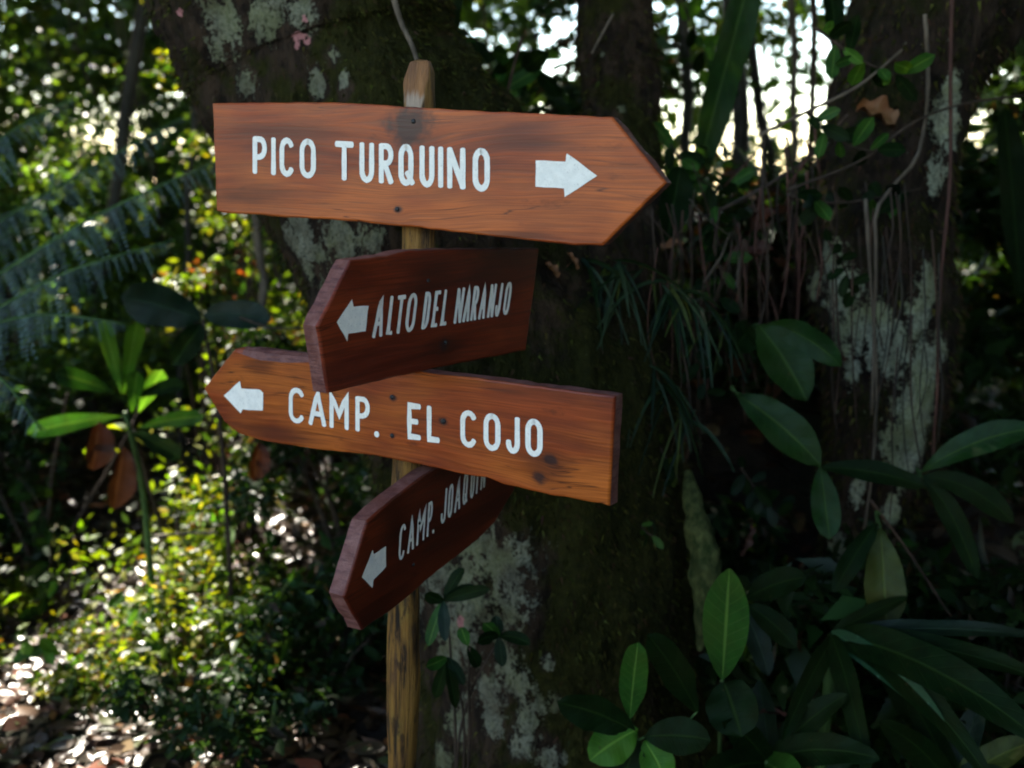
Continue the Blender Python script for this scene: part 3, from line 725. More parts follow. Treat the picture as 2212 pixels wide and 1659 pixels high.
def moss_tufts(V, N, mask, n, size, pal, hang=0.5, r=None):
    r = r or rng
    w = np.clip(mask, 0, None); w = w / w.sum(); k = r.choice(len(V), n, p=w)
    P = V[k] + N[k] * r.uniform(-0.004, 0.006, n)[:, None] + r.normal(size=(n, 3)) * 0.004
    D = N[k] * 1.0 + np.array([0, 0, -hang]) + r.normal(size=(n, 3)) * 0.5; D /= np.linalg.norm(D, axis=1)[:, None]
    S = np.cross(D, r.normal(size=(n, 3))); S /= np.linalg.norm(S, axis=1)[:, None]
    L = size * r.uniform(0.4, 1.5, n)[:, None]; W = L * r.uniform(0.10, 0.22, n)[:, None]
    VV = np.stack([P - S * W, P + S * W, P + D * L + np.array([0, 0, -1]) * L * 0.3], 1).reshape(-1, 3)
    Fc = np.arange(3 * n).reshape(-1, 3)
    return VV, Fc, np.repeat(palette(n, pal, 0.3, r), 3, 0)
PAL_MOSS = [(4, (0.024, 0.024, 0.004)), (2.5, (0.045, 0.044, 0.007)), (1, (0.080, 0.075, 0.015)), (1.5, (0.045, 0.022, 0.011))]

# tree behind the sign
pA, rA = edge_path([(-1500, 60, 520, 2.62), (-700, 190, 720, 2.62), (0, 362, 950, 2.62), (130, 415, 975, 2.62), (230, 462, 1010, 2.60), (480, 605, 1200, 2.56), (640, 660, 1330, 2.52), (850, 760, 1440, 2.50), (1100, 860, 1470, 2.48), (1350, 893, 1490, 2.46), (1659, 870, 1530, 2.46), (1800, 820, 1600, 2.48)])
oA = thing('mossy_tree', 'huge leaning mossy tree trunk with pale lichen behind the signpost', 'tree', (pA[-1][0], pA[-1][1], float(ground_z(pA[-1][0], pA[-1][1]))))
V, Fc, UV, N = trunk_mesh(pA, rA, 300, 460, 1)
lich = patch_mask(V, N, [(480, 40, 0.085, 1.4), (560, 30, 0.10, 1.0), (470, 100, 0.05, 1.3), (530, 190, 0.045, 1.4), (650, 30, 0.06, 1.0), (690, 190, 0.035, 1.4), (740, 180, 0.03, 1.3), (720, 110, 0.03, 1.5),
     (650, 480, 0.10, 1.2), (740, 510, 0.13, 1.0), (680, 560, 0.10, 1.2), (800, 520, 0.06, 1.0), (630, 520, 0.05, 1.5),
     (950, 1270, 0.17, 1.3), (1040, 1190, 0.14, 1.0), (1095, 1230, 0.11, 1.4), (1110, 1300, 0.10, 1.6), (1020, 1300, 0.12, 1.3), (1000, 1400, 0.10, 1.4), (1090, 1440, 0.08, 1.8), (1050, 1500, 0.08, 1.6), (1140, 1560, 0.07, 2.0), (1000, 1560, 0.06, 2.0), (1180, 1640, 0.05, 1.5), (950, 1640, 0.05, 1.5), (1080, 1400, 0.06, 1.6), (980, 1420, 0.07, 1.4), (1120, 1480, 0.05, 1.5), (1200, 1520, 0.04, 1.5), (1060, 1560, 0.05, 1.5), (1120, 1610, 0.045, 1.6), (1180, 1430, 0.03, 1.5), (960, 1350, 0.07, 1.2)], 1)
pink = patch_mask(V, N, [(648, 78, 0.022, 1.0), (660, 40, 0.014, 1.6), (665, 92, 0.016, 1.0), (392, 30, 0.012, 1.2), (995, 1345, 0.022, 1.5), (640, 95, 0.014, 1.0)], 2)
x_, y_, _ = proj(V)
mossA = 0.35 + 0.5 * sstep(600, 900, y_) * sstep(950, 1150, x_) + 0.5 * sstep(620, 760, x_) * sstep(300, 60, np.abs(y_ - 150)) - 0.7 * np.clip(lich, 0, 1)
make_obj('trunk', V, Fc, M_BARK_A, oA, uv=UV, attrs={'lichen': lich, 'pink': pink, 'moss': mossA})
mV, mF, mC = moss_tufts(V, N, np.clip(mossA, 0, 1) * np.where(lich > 0.35, 0.08, 1) * (V[:, 2] < 3.0), 52000, 0.013, PAL_MOSS)
# second limb to the right
pL, rL = edge_path([(-1600, 1230, 1360, 3.1), (-600, 1235, 1390, 3.05), (0, 1243, 1408, 3.0), (200, 1262, 1418, 2.95), (330, 1262, 1430, 2.88), (520, 1215, 1440, 2.75), (700, 1150, 1400, 2.62)])
V2, F2, UV2, N2 = trunk_mesh(pL, rL, 120, 260, 4)
l2 = patch_mask(V2, N2, [(1345, 235, 0.02, 1.5), (1400, 250, 0.018, 1.5), (1300, 120, 0.016, 1.5)], 5)
make_obj('limb', V2, F2, M_BARK_A, oA, uv=UV2, attrs={'lichen': l2, 'pink': l2 * 0 - 1, 'moss': l2 * 0 + 0.3})
m2 = moss_tufts(V2, N2, (V2[:, 2] < 3) * 1.0, 9000, 0.015, PAL_MOSS)
make_obj('moss', np.vstack([mV, m2[0]]), np.vstack([mF, m2[1] + len(mV)]), M_MOSS, oA, col=np.vstack([mC, m2[2]]), smooth=False, kind='stuff')
r_ = np.random.default_rng(5)
Pc = np.vstack([blob_points(2600, c, (1.5, 1.5, 0.9), r=r_) for c in ((-0.9, 2.9, 5.0), (-2.2, 3.6, 5.6), (0.4, 3.4, 5.3), (-0.2, 2.2, 5.4), (1.2, 4.2, 5.5))])
Pc = Pc[beam_gap(Pc, r_, 0.03)]
V, Fc, C = leaf_cloud(Pc, 0.17, palette(len(Pc), PAL_GREEN, r=r_), 0.5, rs=r_)
make_obj('crown', V, Fc, M_CANOPY, oA, col=C, smooth=False, kind='stuff')

# tree at the right
pB, rB = edge_path([(-1500, 2000, 2330, 2.9), (-600, 1960, 2330, 2.88), (-200, 1890, 2260, 2.86), (0, 1850, 2195, 2.85), (130, 1815, 2130, 2.84), (230, 1790, 2085, 2.82), (400, 1762, 2052, 2.80), (600, 1745, 2040, 2.78), (800, 1772, 2032, 2.75), (1000, 1790, 1995, 2.72), (1250, 1775, 1925, 2.70), (1659, 1745, 1950, 2.70), (1850, 1700, 2000, 2.70)])
oB = thing('lichen_tree', 'dark right hand tree trunk with pale green lichen patches and hanging roots', 'tree', (pB[-1][0], pB[-1][1], float(ground_z(pB[-1][0], pB[-1][1]))))
V, Fc, UV, N = trunk_mesh(pB, rB, 200, 420, 7, 0.9)
lich = patch_mask(V, N, [(1785, 560, 0.06, 1.3), (1765, 615, 0.075, 1.0), (1820, 640, 0.085, 1.2), (1850, 700, 0.085, 1.4), (2005, 620, 0.045, 1.8), (1985, 680, 0.05, 1.7), (1900, 720, 0.07, 1.6), (1935, 760, 0.06, 1.7), (2005, 790, 0.07, 1.7), (1985, 880, 0.085, 1.7), (1955, 960, 0.085, 1.5), (1940, 1010, 0.06, 1.4), (1900, 690, 0.05, 2.2),
     (1810, 1190, 0.045, 2.4), (1870, 1240, 0.05, 1.5), (1860, 1180, 0.03, 1.5), (1925, 1100, 0.035, 2.2), (1840, 800, 0.03, 2.2), (2040, 270, 0.06, 1.6), (2060, 190, 0.04, 1.6), (2030, 380, 0.045, 2.2), (1850, 1060, 0.03, 2.5)], 3)
mossB = 0.25 - 0.7 * np.clip(lich, 0, 1)
pk = patch_mask(V, N, [(2020, 850, 0.008, 1.0), (1990, 900, 0.006, 1), (2010, 960, 0.006, 1)], 2)
make_obj('trunk', V, Fc, M_BARK_B, oB, uv=UV, attrs={'lichen': lich, 'pink': pk, 'moss': mossB})
mB = moss_tufts(V, N, np.where(lich > 0.3, 0.05, 1) * (V[:, 2] < 3), 20000, 0.017, PAL_MOSS + [(2, (0.06, 0.030, 0.018))], 1.0)
make_obj('moss', *mB[:2], M_MOSS, oB, col=mB[2], smooth=False, kind='stuff')
Pc = np.vstack([blob_points(2600, c, (1.5, 1.5, 0.9), r=r_) for c in ((1.6, 3.2, 5.0), (2.8, 3.0, 5.4), (1.9, 4.4, 5.6), (3.4, 4.3, 5.2), (2.0, 1.6, 5.6))])
Pc = Pc[beam_gap(Pc, r_, 0.03)]
V, Fc, C = leaf_cloud(Pc, 0.17, palette(len(Pc), PAL_GREEN, r=r_), 0.5, rs=r_)
make_obj('crown', V, Fc, M_CANOPY, oB, col=C, smooth=False, kind='stuff')

BARK = np.vstack([np.array([v.co for v in o.data.vertices]) + np.array(o.location) + np.array(o.parent.location) for o in bpy.data.objects if o.type == 'MESH' and o.name.split('.')[0] in ('trunk', 'limb')])
BX, BY, BD = proj(BARK)
def bark_Y(x, y, default):
    near = np.hypot(BX - x, BY - y) < 14
    return float(BARK[near, 1].min()) if near.any() else default
# ------------------------------------------------------------------ added canopy and thickets that shade the scene; distant woodland
def canopy(name, label, boxes, size, mat, cat='foliage', soft=0.04, thr=-0.12, pal=PAL_GREEN, seed=1):
    r = np.random.default_rng(seed); P = []
    for (n, x0, x1, y0, y1, z0, z1) in boxes:
        q = np.stack([r.uniform(x0, x1, n), r.uniform(y0, y1, n), r.uniform(z0, z1, n)], -1)
        P.append(q[(fbm(q * 0.8, 3, seed) > thr) | (q[:, 2] < 1.75 + 0.45 * vnoise(q * 1.1, 8))])
    P = np.vstack(P); P = P[beam_gap(P, r, soft)]
    P = P[P[:, 2] > ground_z(P[:, 0], P[:, 1])]
    V, Fc, C = leaf_cloud(P, size, palette(len(P), pal, r=r), 0.5, rs=r)
    return tag(make_obj(name, V, Fc, mat, col=C, smooth=False), label, cat, kind='stuff')
canopy('shade_canopy', 'added unseen leaf canopy holding back sun and sky over the trail', [(60000, -10, 10, 0.3, 15, 5.6, 8.2), (15000, -1.5, 10, -7, 0.3, 5.0, 7.5)], 0.26, M_CANOPY, thr=-0.45)  # unseen overhead leaves, added to block the sun and cut the skylight
canopy('shade_thicket', 'added leaf screens beside and behind the trail that shade the scene', [(20000, 3.0, 6.5, -4, 7.5, -0.2, 6), (9000, -5, 6, -6.5, -4.5, 0, 2.6), (9000, 1.9, 3.2, -1.5, 2.3, -0.2, 3.2), (14000, -6.5, -3.6, 0.5, 7.5, -0.2, 5)], 0.2, M_CANOPY, seed=3, thr=-0.3)  # leaf boxes added mostly out of view to block side and rear light
canopy('distant_forest', 'far leafy woodland seen through gaps between trunks', [(95000, -9, 0.2, 7.2, 10.5, -1.0, 4.2), (30000, -0.5, 9, 8.0, 11, -2.5, 1.05), (7000, 2.2, 9, 7.0, 10, -1, 3.5), (4200, 0.9, 3.0, 6.6, 9.0, 0.8, 3.4)], 0.12, M_LEAF, seed=5, thr=-0.10)

# ------------------------------------------------------------------ thicket shrubs at the left and behind
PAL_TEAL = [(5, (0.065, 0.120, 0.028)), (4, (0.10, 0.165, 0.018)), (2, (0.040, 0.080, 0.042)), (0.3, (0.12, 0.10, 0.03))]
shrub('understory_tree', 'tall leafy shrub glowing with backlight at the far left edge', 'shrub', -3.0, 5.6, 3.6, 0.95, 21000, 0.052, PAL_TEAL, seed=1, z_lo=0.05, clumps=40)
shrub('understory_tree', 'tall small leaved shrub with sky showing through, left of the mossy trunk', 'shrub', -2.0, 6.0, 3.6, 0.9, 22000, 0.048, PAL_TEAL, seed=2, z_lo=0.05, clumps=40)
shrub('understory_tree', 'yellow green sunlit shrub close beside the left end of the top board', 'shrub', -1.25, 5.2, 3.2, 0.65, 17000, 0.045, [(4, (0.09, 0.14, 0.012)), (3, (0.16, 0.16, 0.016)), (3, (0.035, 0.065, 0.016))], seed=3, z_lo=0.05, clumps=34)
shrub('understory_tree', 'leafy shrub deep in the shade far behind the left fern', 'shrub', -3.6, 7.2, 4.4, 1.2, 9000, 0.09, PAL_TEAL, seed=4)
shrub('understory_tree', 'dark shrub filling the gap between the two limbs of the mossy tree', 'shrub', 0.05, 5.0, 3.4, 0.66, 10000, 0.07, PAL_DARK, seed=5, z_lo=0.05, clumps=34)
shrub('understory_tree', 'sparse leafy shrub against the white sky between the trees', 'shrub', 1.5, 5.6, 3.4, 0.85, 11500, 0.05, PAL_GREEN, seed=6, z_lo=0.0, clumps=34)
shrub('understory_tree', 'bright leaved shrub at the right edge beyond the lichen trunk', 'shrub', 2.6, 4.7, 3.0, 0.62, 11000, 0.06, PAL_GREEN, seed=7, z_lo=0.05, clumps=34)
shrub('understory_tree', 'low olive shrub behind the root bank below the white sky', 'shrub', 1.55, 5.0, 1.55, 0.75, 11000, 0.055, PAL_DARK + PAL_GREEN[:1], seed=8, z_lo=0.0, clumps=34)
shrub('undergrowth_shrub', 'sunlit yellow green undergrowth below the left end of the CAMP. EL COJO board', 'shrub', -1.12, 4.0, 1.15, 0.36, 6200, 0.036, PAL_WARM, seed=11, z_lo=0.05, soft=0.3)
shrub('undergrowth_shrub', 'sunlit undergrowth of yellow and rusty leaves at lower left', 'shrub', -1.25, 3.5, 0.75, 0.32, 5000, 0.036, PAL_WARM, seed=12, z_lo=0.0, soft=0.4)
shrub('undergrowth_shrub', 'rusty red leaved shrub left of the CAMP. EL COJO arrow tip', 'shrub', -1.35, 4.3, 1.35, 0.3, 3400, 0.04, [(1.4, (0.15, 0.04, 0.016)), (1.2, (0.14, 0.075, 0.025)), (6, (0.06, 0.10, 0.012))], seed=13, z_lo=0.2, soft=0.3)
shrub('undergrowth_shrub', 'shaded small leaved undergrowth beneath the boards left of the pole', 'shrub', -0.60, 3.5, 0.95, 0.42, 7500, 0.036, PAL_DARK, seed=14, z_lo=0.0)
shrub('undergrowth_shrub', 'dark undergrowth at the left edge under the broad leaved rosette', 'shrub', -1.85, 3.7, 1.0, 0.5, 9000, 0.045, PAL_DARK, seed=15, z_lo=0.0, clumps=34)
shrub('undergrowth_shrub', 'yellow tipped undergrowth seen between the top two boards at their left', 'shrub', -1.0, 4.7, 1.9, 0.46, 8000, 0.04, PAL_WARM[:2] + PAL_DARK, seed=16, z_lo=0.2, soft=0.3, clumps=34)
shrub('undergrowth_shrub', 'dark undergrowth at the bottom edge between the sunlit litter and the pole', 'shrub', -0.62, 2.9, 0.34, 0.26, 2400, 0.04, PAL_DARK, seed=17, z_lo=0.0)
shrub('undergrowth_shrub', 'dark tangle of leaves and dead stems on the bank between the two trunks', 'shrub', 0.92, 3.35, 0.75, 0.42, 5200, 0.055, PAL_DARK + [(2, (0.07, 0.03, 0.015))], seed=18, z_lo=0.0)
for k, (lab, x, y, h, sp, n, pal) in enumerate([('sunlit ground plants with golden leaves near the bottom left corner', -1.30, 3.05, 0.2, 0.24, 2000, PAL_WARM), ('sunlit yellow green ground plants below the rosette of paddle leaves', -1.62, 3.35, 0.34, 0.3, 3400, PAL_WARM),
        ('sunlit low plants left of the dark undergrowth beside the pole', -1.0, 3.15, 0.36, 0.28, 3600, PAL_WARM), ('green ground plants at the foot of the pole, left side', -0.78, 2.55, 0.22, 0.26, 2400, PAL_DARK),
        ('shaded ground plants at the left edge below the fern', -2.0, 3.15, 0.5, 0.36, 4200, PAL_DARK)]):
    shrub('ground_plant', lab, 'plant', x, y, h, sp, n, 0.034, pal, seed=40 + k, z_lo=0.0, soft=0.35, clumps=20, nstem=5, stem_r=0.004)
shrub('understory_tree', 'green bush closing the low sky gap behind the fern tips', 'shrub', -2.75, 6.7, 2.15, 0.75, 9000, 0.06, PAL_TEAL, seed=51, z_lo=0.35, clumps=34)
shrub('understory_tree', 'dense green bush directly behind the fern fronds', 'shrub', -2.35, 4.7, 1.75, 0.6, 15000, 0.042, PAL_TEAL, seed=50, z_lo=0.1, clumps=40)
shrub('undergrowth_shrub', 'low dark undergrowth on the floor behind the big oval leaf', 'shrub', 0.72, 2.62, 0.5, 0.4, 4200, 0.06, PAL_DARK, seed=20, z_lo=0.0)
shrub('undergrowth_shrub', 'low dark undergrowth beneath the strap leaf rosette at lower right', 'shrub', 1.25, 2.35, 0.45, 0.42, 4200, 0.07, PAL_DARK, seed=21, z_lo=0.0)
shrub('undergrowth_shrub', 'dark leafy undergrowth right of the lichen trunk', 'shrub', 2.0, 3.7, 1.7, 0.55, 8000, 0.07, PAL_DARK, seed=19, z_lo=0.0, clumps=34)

# ------------------------------------------------------------------ leaf litter
def litter(n, x0, x1, y0, y1, size, seed, pal=PAL_LITTER):
    r = np.random.default_rng(seed)
    x = r.uniform(x0, x1, n); y = r.uniform(y0, y1, n); P = np.stack([x, y, ground_z(x, y) + r.uniform(0.004, 0.03, n)], -1)
    return litter_leaves(P, size, palette(n, pal, 0.35, r), r)
a = litter(15000, -3.2, 0.2, 2.1, 5.4, 0.046, 21); b = litter(9000, -0.2, 2.6, 2.0, 5.0, 0.065, 22)
tag(make_obj('leaf_litter', np.vstack([a[0], b[0]]), np.vstack([a[1], b[1] + len(a[0])]), M_LITTER, col=np.vstack([a[2], b[2]]), smooth=False), 'brown fallen leaves covering the forest floor', 'leaf litter', kind='stuff')

# ------------------------------------------------------------------ large leaves
def blade(bp, tp, width, mat, parent, bend=0.15, roll=0.0, fold=0.25, side=None, name='leaf', wave=0.05, prof=(0.9, 0.42), nl=12, nw=4, face=None, seed=0):
    """one leaf: base, tip in world space, real width; bends under its own weight"""
    bp = np.asarray(bp, float); tp = np.asarray(tp, float); L = np.linalg.norm(tp - bp)
    ctrl = (bp + tp) / 2 + np.array([0, 0, 1.0]) * bend * L
    t = np.linspace(0, 1, nl + 1)[:, None]
    C = (1 - t) ** 2 * bp + 2 * (1 - t) * t * ctrl + t ** 2 * tp
    T = 2 * (1 - t) * (ctrl - bp) + 2 * t * (tp - ctrl); T /= np.linalg.norm(T, axis=1)[:, None]
    f = unit(CAM - (bp + tp) / 2) if face is None else unit(face)
    S = np.cross(T, f); S /= np.linalg.norm(S, axis=1)[:, None] + 1e-9
    Nn = np.cross(S, T)
    cr, sr = math.cos(roll), math.sin(roll)
    S, Nn = S * cr + Nn * sr, Nn * cr - S * sr
    tt = t[:, 0]
    p, m = prof
    w = (np.clip(tt, 0, 1) ** p) * np.clip(1 - tt, 0, 1) ** m; w = w / w.max() * width / 2 * (1 + 0.10 * vnoise(np.stack([tt * 5, tt * 0 + seed * 1.7, tt * 0 + width * 90], -1), 4)); w = np.maximum(w, 0.0015)
    u = np.linspace(-1, 1, nw + 1)
    V = C[:, None] + S[:, None] * (u[None, :, None] * w[:, None, None]) + Nn[:, None] * ((np.abs(u)[None] * fold) * w[:, None])[..., None]
    V = V + Nn[:, None] * (wave * width * np.abs(u)[None] * np.sin(tt[:, None] * 15 + u[None] * 2.2 + seed))[..., None]
    UV = np.stack(np.broadcast_arrays(u[None], tt[:, None]), -1).reshape(-1, 2)
    i, j = np.meshgrid(np.arange(nl), np.arange(nw), indexing='ij'); a = (i * (nw + 1) + j).ravel()
    return make_obj(name, V.reshape(-1, 3), np.stack([a, a + 1, a + nw + 2, a + nw + 1], -1), mat, parent, uv=UV)
def px_blade(parent, b, tpt, Yb, Yt, wpx, mat, **kw):
    return blade(at(b[0], b[1], Yb), at(tpt[0], tpt[1], Yt), wpx / F * (Yb + Yt) / 2 / cP, mat, parent, **kw)
def plant(name, label, cat, px, py, Y, group=None, on_ground=True):
    p = at(px, py, Y)
    return thing(name, label, cat, (p[0], p[1], float(ground_z(p[0], p[1])) if on_ground else p[2]), group)
def stalk(parent, pts, r0=0.004, r1=0.002, mat=None, name='stalk'):
    return stick(name, pts, r0, r1, mat or M_GREENSTEM, parent, nring=12)
def gnd(x, Y):
    return np.array([x, Y, float(ground_z(x, Y)) - 0.02])

# upright single-leaf seedling, lower right of centre
o = plant('broad_leaf_seedling', 'seedling with one big upright oval leaf, right of the mossy trunk base', 'plant', 1560, 1470, 1.92)
px_blade(o, (1560, 1468), (1576, 1228), 1.92, 1.90, 98, M_BROAD, bend=-0.02, roll=0.1, fold=0.16, prof=(0.75, 0.62), nl=18, nw=6, wave=0.01)
px_blade(o, (1562, 1472), (1602, 1592), 1.92, 1.84, 120, M_DARK, bend=0.12, roll=-0.2, prof=(0.6, 0.55))
p = at(1560, 1468, 1.92); stalk(o, [p, p + [0.01, 0.04, -0.15], gnd(p[0] + 0.03, 1.98)], 0.004, 0.006)
# bright seedling group
o = plant('broad_leaf_seedling', 'cluster of bright green oval leaves at the bottom below the mossy trunk', 'plant', 1370, 1580, 1.85)
for b, t, w, m, k in [((1360, 1552), (1378, 1388), 66, M_BROAD, 0.05), ((1506, 1538), (1398, 1372), 76, M_DARK, -0.25), ((1372, 1582), (1204, 1518), 84, M_DARK, 0.35), ((1378, 1576), (1274, 1642), 92, M_BRIGHT, 0.1),
                      ((1392, 1592), (1535, 1600), 84, M_DARK, 0.1), ((1392, 1600), (1440, 1690), 80, M_BRIGHT, 0.1), ((1380, 1600), (1330, 1720), 80, M_DARK, 0.1)]:
    px_blade(o, b, t, 1.86, 1.82, w, m, bend=0.1, roll=k, fold=0.22, prof=(0.7, 0.55), nl=14)
p = at(1375, 1585, 1.86); stalk(o, [p, p + [0, 0.03, -0.12], gnd(p[0], 1.92)], 0.004, 0.006)
for q in ((1360, 1552), (1392, 1592)): stalk(o, [at(*q, 1.86), p + np.array([0, 0.005, -0.02])], 0.0025, 0.003)
stalk(o, [at(1506, 1538, 1.86), at(1450, 1590, 1.87), p + np.array([0, 0.01, -0.05])], 0.0022, 0.003)

# plants climbing on the root bank between the trunks
def bank_plant(label, root_px, leaves, Y):
    o = plant('broad_leaf_climber', label, 'plant', root_px[0], root_px[1], Y, on_ground=False)
    c = at(root_px[0], root_px[1], Y)
    for k, (b, t, w, m, bend, roll) in enumerate(leaves):
        px_blade(o, b, t, Y - 0.02, Y - 0.10, w, m, bend=bend, roll=roll, fold=0.25, prof=(0.8, 0.6), nl=14, seed=k)
        stalk(o, [at(b[0], b[1], Y - 0.02), (at(b[0], b[1], Y) + c) / 2 + np.array([0, 0.02, 0.01]), c], 0.0025, 0.0035)
    return o
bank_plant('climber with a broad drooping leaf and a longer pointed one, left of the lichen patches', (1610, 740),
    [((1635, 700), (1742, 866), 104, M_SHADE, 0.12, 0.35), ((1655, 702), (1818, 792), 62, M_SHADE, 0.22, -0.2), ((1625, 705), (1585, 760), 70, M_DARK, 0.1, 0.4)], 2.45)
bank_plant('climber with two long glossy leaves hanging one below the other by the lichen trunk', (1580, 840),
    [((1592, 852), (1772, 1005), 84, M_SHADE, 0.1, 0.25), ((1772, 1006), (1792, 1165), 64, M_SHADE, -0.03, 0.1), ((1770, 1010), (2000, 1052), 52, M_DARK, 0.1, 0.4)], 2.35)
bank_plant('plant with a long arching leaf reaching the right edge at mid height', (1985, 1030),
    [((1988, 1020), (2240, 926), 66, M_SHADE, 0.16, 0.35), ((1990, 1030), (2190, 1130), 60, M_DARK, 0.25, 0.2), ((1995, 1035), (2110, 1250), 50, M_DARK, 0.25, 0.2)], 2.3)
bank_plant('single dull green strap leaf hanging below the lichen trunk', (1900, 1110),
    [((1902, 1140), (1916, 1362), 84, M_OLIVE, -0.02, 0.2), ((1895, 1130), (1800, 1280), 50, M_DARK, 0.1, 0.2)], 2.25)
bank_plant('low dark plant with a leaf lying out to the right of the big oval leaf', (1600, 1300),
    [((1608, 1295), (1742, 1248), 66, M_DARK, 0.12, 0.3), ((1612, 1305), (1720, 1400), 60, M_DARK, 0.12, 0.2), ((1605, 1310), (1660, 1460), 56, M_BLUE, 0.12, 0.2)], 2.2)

# rosettes of long strap leaves, lower right corner
def rosette(label, c, Y, leaves, name='strap_leaf_rosette'):
    o = plant(name, label, 'plant', c[0], c[1], Y)
    cc = at(c[0], c[1], Y)
    for k, (t, w, m, dY, bend, roll) in enumerate(leaves):
        px_blade(o, (c[0] + random.uniform(-8, 8), c[1] + random.uniform(-8, 8)), t, Y, Y + dY, w, m, bend=bend, roll=roll, fold=0.3, prof=(0.45, 0.6), nl=18, seed=k)
    stalk(o, [cc, gnd(cc[0], Y + 0.03)], 0.012, 0.016, name='stem')
    return o
rosette('rosette of long dark strap leaves spreading over the lower right corner', (1800, 1372), 2.1,
    [((2260, 1376), 46, M_BLUE, -0.2, 0.07, 0.6), ((2260, 1610), 104, M_DARK, -0.42, 0.14, 0.25), ((2150, 1700), 70, M_DARK, -0.35, 0.2, 0.3), ((2040, 1560), 56, M_SHEEN, -0.25, 0.10, -0.1),
     ((1690, 1600), 46, M_DARK, -0.2, 0.12, 0.3), ((2280, 1480), 60, M_DARK, -0.3, 0.12, 0.6), ((1960, 1290), 36, M_DARK, 0.05, 0.05, 0.2), ((1880, 1700), 54, M_DARK, -0.3, 0.14, -0.2)])
rosette('smaller strap leaf rosette at the bottom between the seedlings and the corner', (1660, 1640), 1.95,
    [((1830, 1500), 64, M_DARK, -0.02, 0.12, 0.3), ((1900, 1640), 80, M_DARK, -0.15, 0.16, 0.3), ((1560, 1560), 70, M_DARK, -0.1, 0.12, 0.2), ((1740, 1730), 90, M_BROAD, -0.2, 0.1, 0.1), ((1500, 1690), 80, M_DARK, -0.15, 0.1, 0.2), ((1640, 1470), 56, M_BLUE, 0.03, 0.1, 0.2)])
rosette('bottom right corner rosette with broad olive blades', (2060, 1700), 1.95,
    [((2240, 1600), 70, M_OLIVE, -0.05, 0.12, 0.3), ((1900, 1560), 76, M_DARK, -0.02, 0.14, 0.3), ((2230, 1700), 80, M_DARK, -0.1, 0.14, 0.2), ((1960, 1500), 60, M_DARK, 0.05, 0.1, 0.2), ((2120, 1520), 64, M_BLUE, 0.05, 0.1, 0.2)])

# small shrub in front of the mossy trunk beside the pole
o = plant('glossy_shrub', 'small glossy leaved shrub in front of the lichen, right of the pole', 'shrub', 985, 1640, 2.0)
nodes = [(960, 1298), (1078, 1372), (945, 1440), (1000, 1400)]
rootp = gnd(at(985, 1640, 2.0)[0], 2.02)
for k, (c, ls) in enumerate([((958, 1298), [(1002, 1228), (1058, 1272), (917, 1283), (1022, 1262), (925, 1395), (962, 1385)]), ((1078, 1374), [(1145, 1392), (1070, 1330), (1085, 1440), (1030, 1388), (1045, 1345)]), ((965, 1420), [(940, 1508), (1002, 1480), (920, 1440), (985, 1530)]), ((1010, 1395), [(1035, 1440), (995, 1355)])]):
    c3 = at(c[0], c[1], 2.0 - 0.02 * k)
    stick('branch', [rootp, at(985 + k * 10, 1560, 2.01), c3], 0.005, 0.0022, M_TWIG, o, amp=0.006, seed=k, nring=18)
    for j, l in enumerate(ls):
        px_blade(o, c, l, 2.0 - 0.02 * k, 1.97 - 0.02 * k + random.uniform(-0.03, 0.05), 30, random.choice([M_DARK, M_BLUE, M_BROAD, M_DARK]), bend=random.uniform(-0.05, 0.18), roll=random.uniform(-0.5, 0.5), prof=(0.7, 0.5), nl=10, nw=4, seed=j)

# grassy epiphytes on the mossy trunk
def tuft(label, line, Y, n, reach, seed, w=8):
    """a row of narrow blades rooted along a line on the bark, arching out and hanging down"""
    r = np.random.default_rng(seed)
    (x0, y0), (x1, y1) = line
    Yc = bark_Y((x0 + x1) / 2, (y0 + y1) / 2, Y) - 0.01
    o = plant('grassy_epiphyte', label, 'plant', (x0 + x1) / 2, (y0 + y1) / 2, Yc, on_ground=False)
    for k in range(n):
        f = r.random(); bx, by = x0 + (x1 - x0) * f + r.normal() * 8, y0 + (y1 - y0) * f + r.normal() * 8
        b = at(bx, by, Yc); L = reach / F * Yc * r.uniform(0.45, 1.15)
        d = unit(np.array([r.normal() * 0.55, -0.45 - 0.3 * r.random(), -0.55 - 0.7 * r.random()]))
        blade(b, b + d * L, w / F * Yc * r.uniform(0.6, 1.3), [M_GRASS, M_GRASS, M_BLUE, M_DARK, M_OLIVE][k % 5], o, bend=r.uniform(0.12, 0.42), roll=r.uniform(-0.7, 0.7), fold=0.4, prof=(0.2, 0.5), nl=12, nw=2, seed=k)
    return o
tuft('grassy epiphyte with long thin blades drooping below the point of the top board', ((1215, 555), (1390, 585)), 2.2, 24, 220, 1)
tuft('grassy epiphyte with arching blades at the right side of the mossy trunk', ((1400, 600), (1580, 690)), 2.3, 30, 190, 2)
tuft('grassy epiphyte low on the mossy trunk right of the CAMP. EL COJO board', ((1400, 790), (1500, 900)), 2.25, 18, 210, 3)

# hanging mossy stub
o = stick('broken_branch', [at(1488, 1030, 2.2), at(1500, 1090, 2.17), at(1512, 1150, 2.15), at(1525, 1250, 2.14), at(1520, 1330, 2.14), at(1512, 1405, 2.15)], 0.01, 0.01, M_STUB)
bpy.data.objects.remove(o)
V, Fc, UV, N = tube([at(1486, 1020, 2.26), at(1496, 1080, 2.2), at(1512, 1150, 2.16), at(1526, 1250, 2.14), at(1522, 1330, 2.14), at(1512, 1405, 2.15)], [0.010, 0.020, 0.030, 0.036, 0.026, 0.008], 30, 60,
    lambda V, R: R[:, None] * 0.5 * fbm(V * 30, 4, 3))
tag(make_obj('broken_branch', V, Fc, M_STUB, uv=UV), 'moss covered broken branch stub hanging beside the mossy trunk', 'branch')

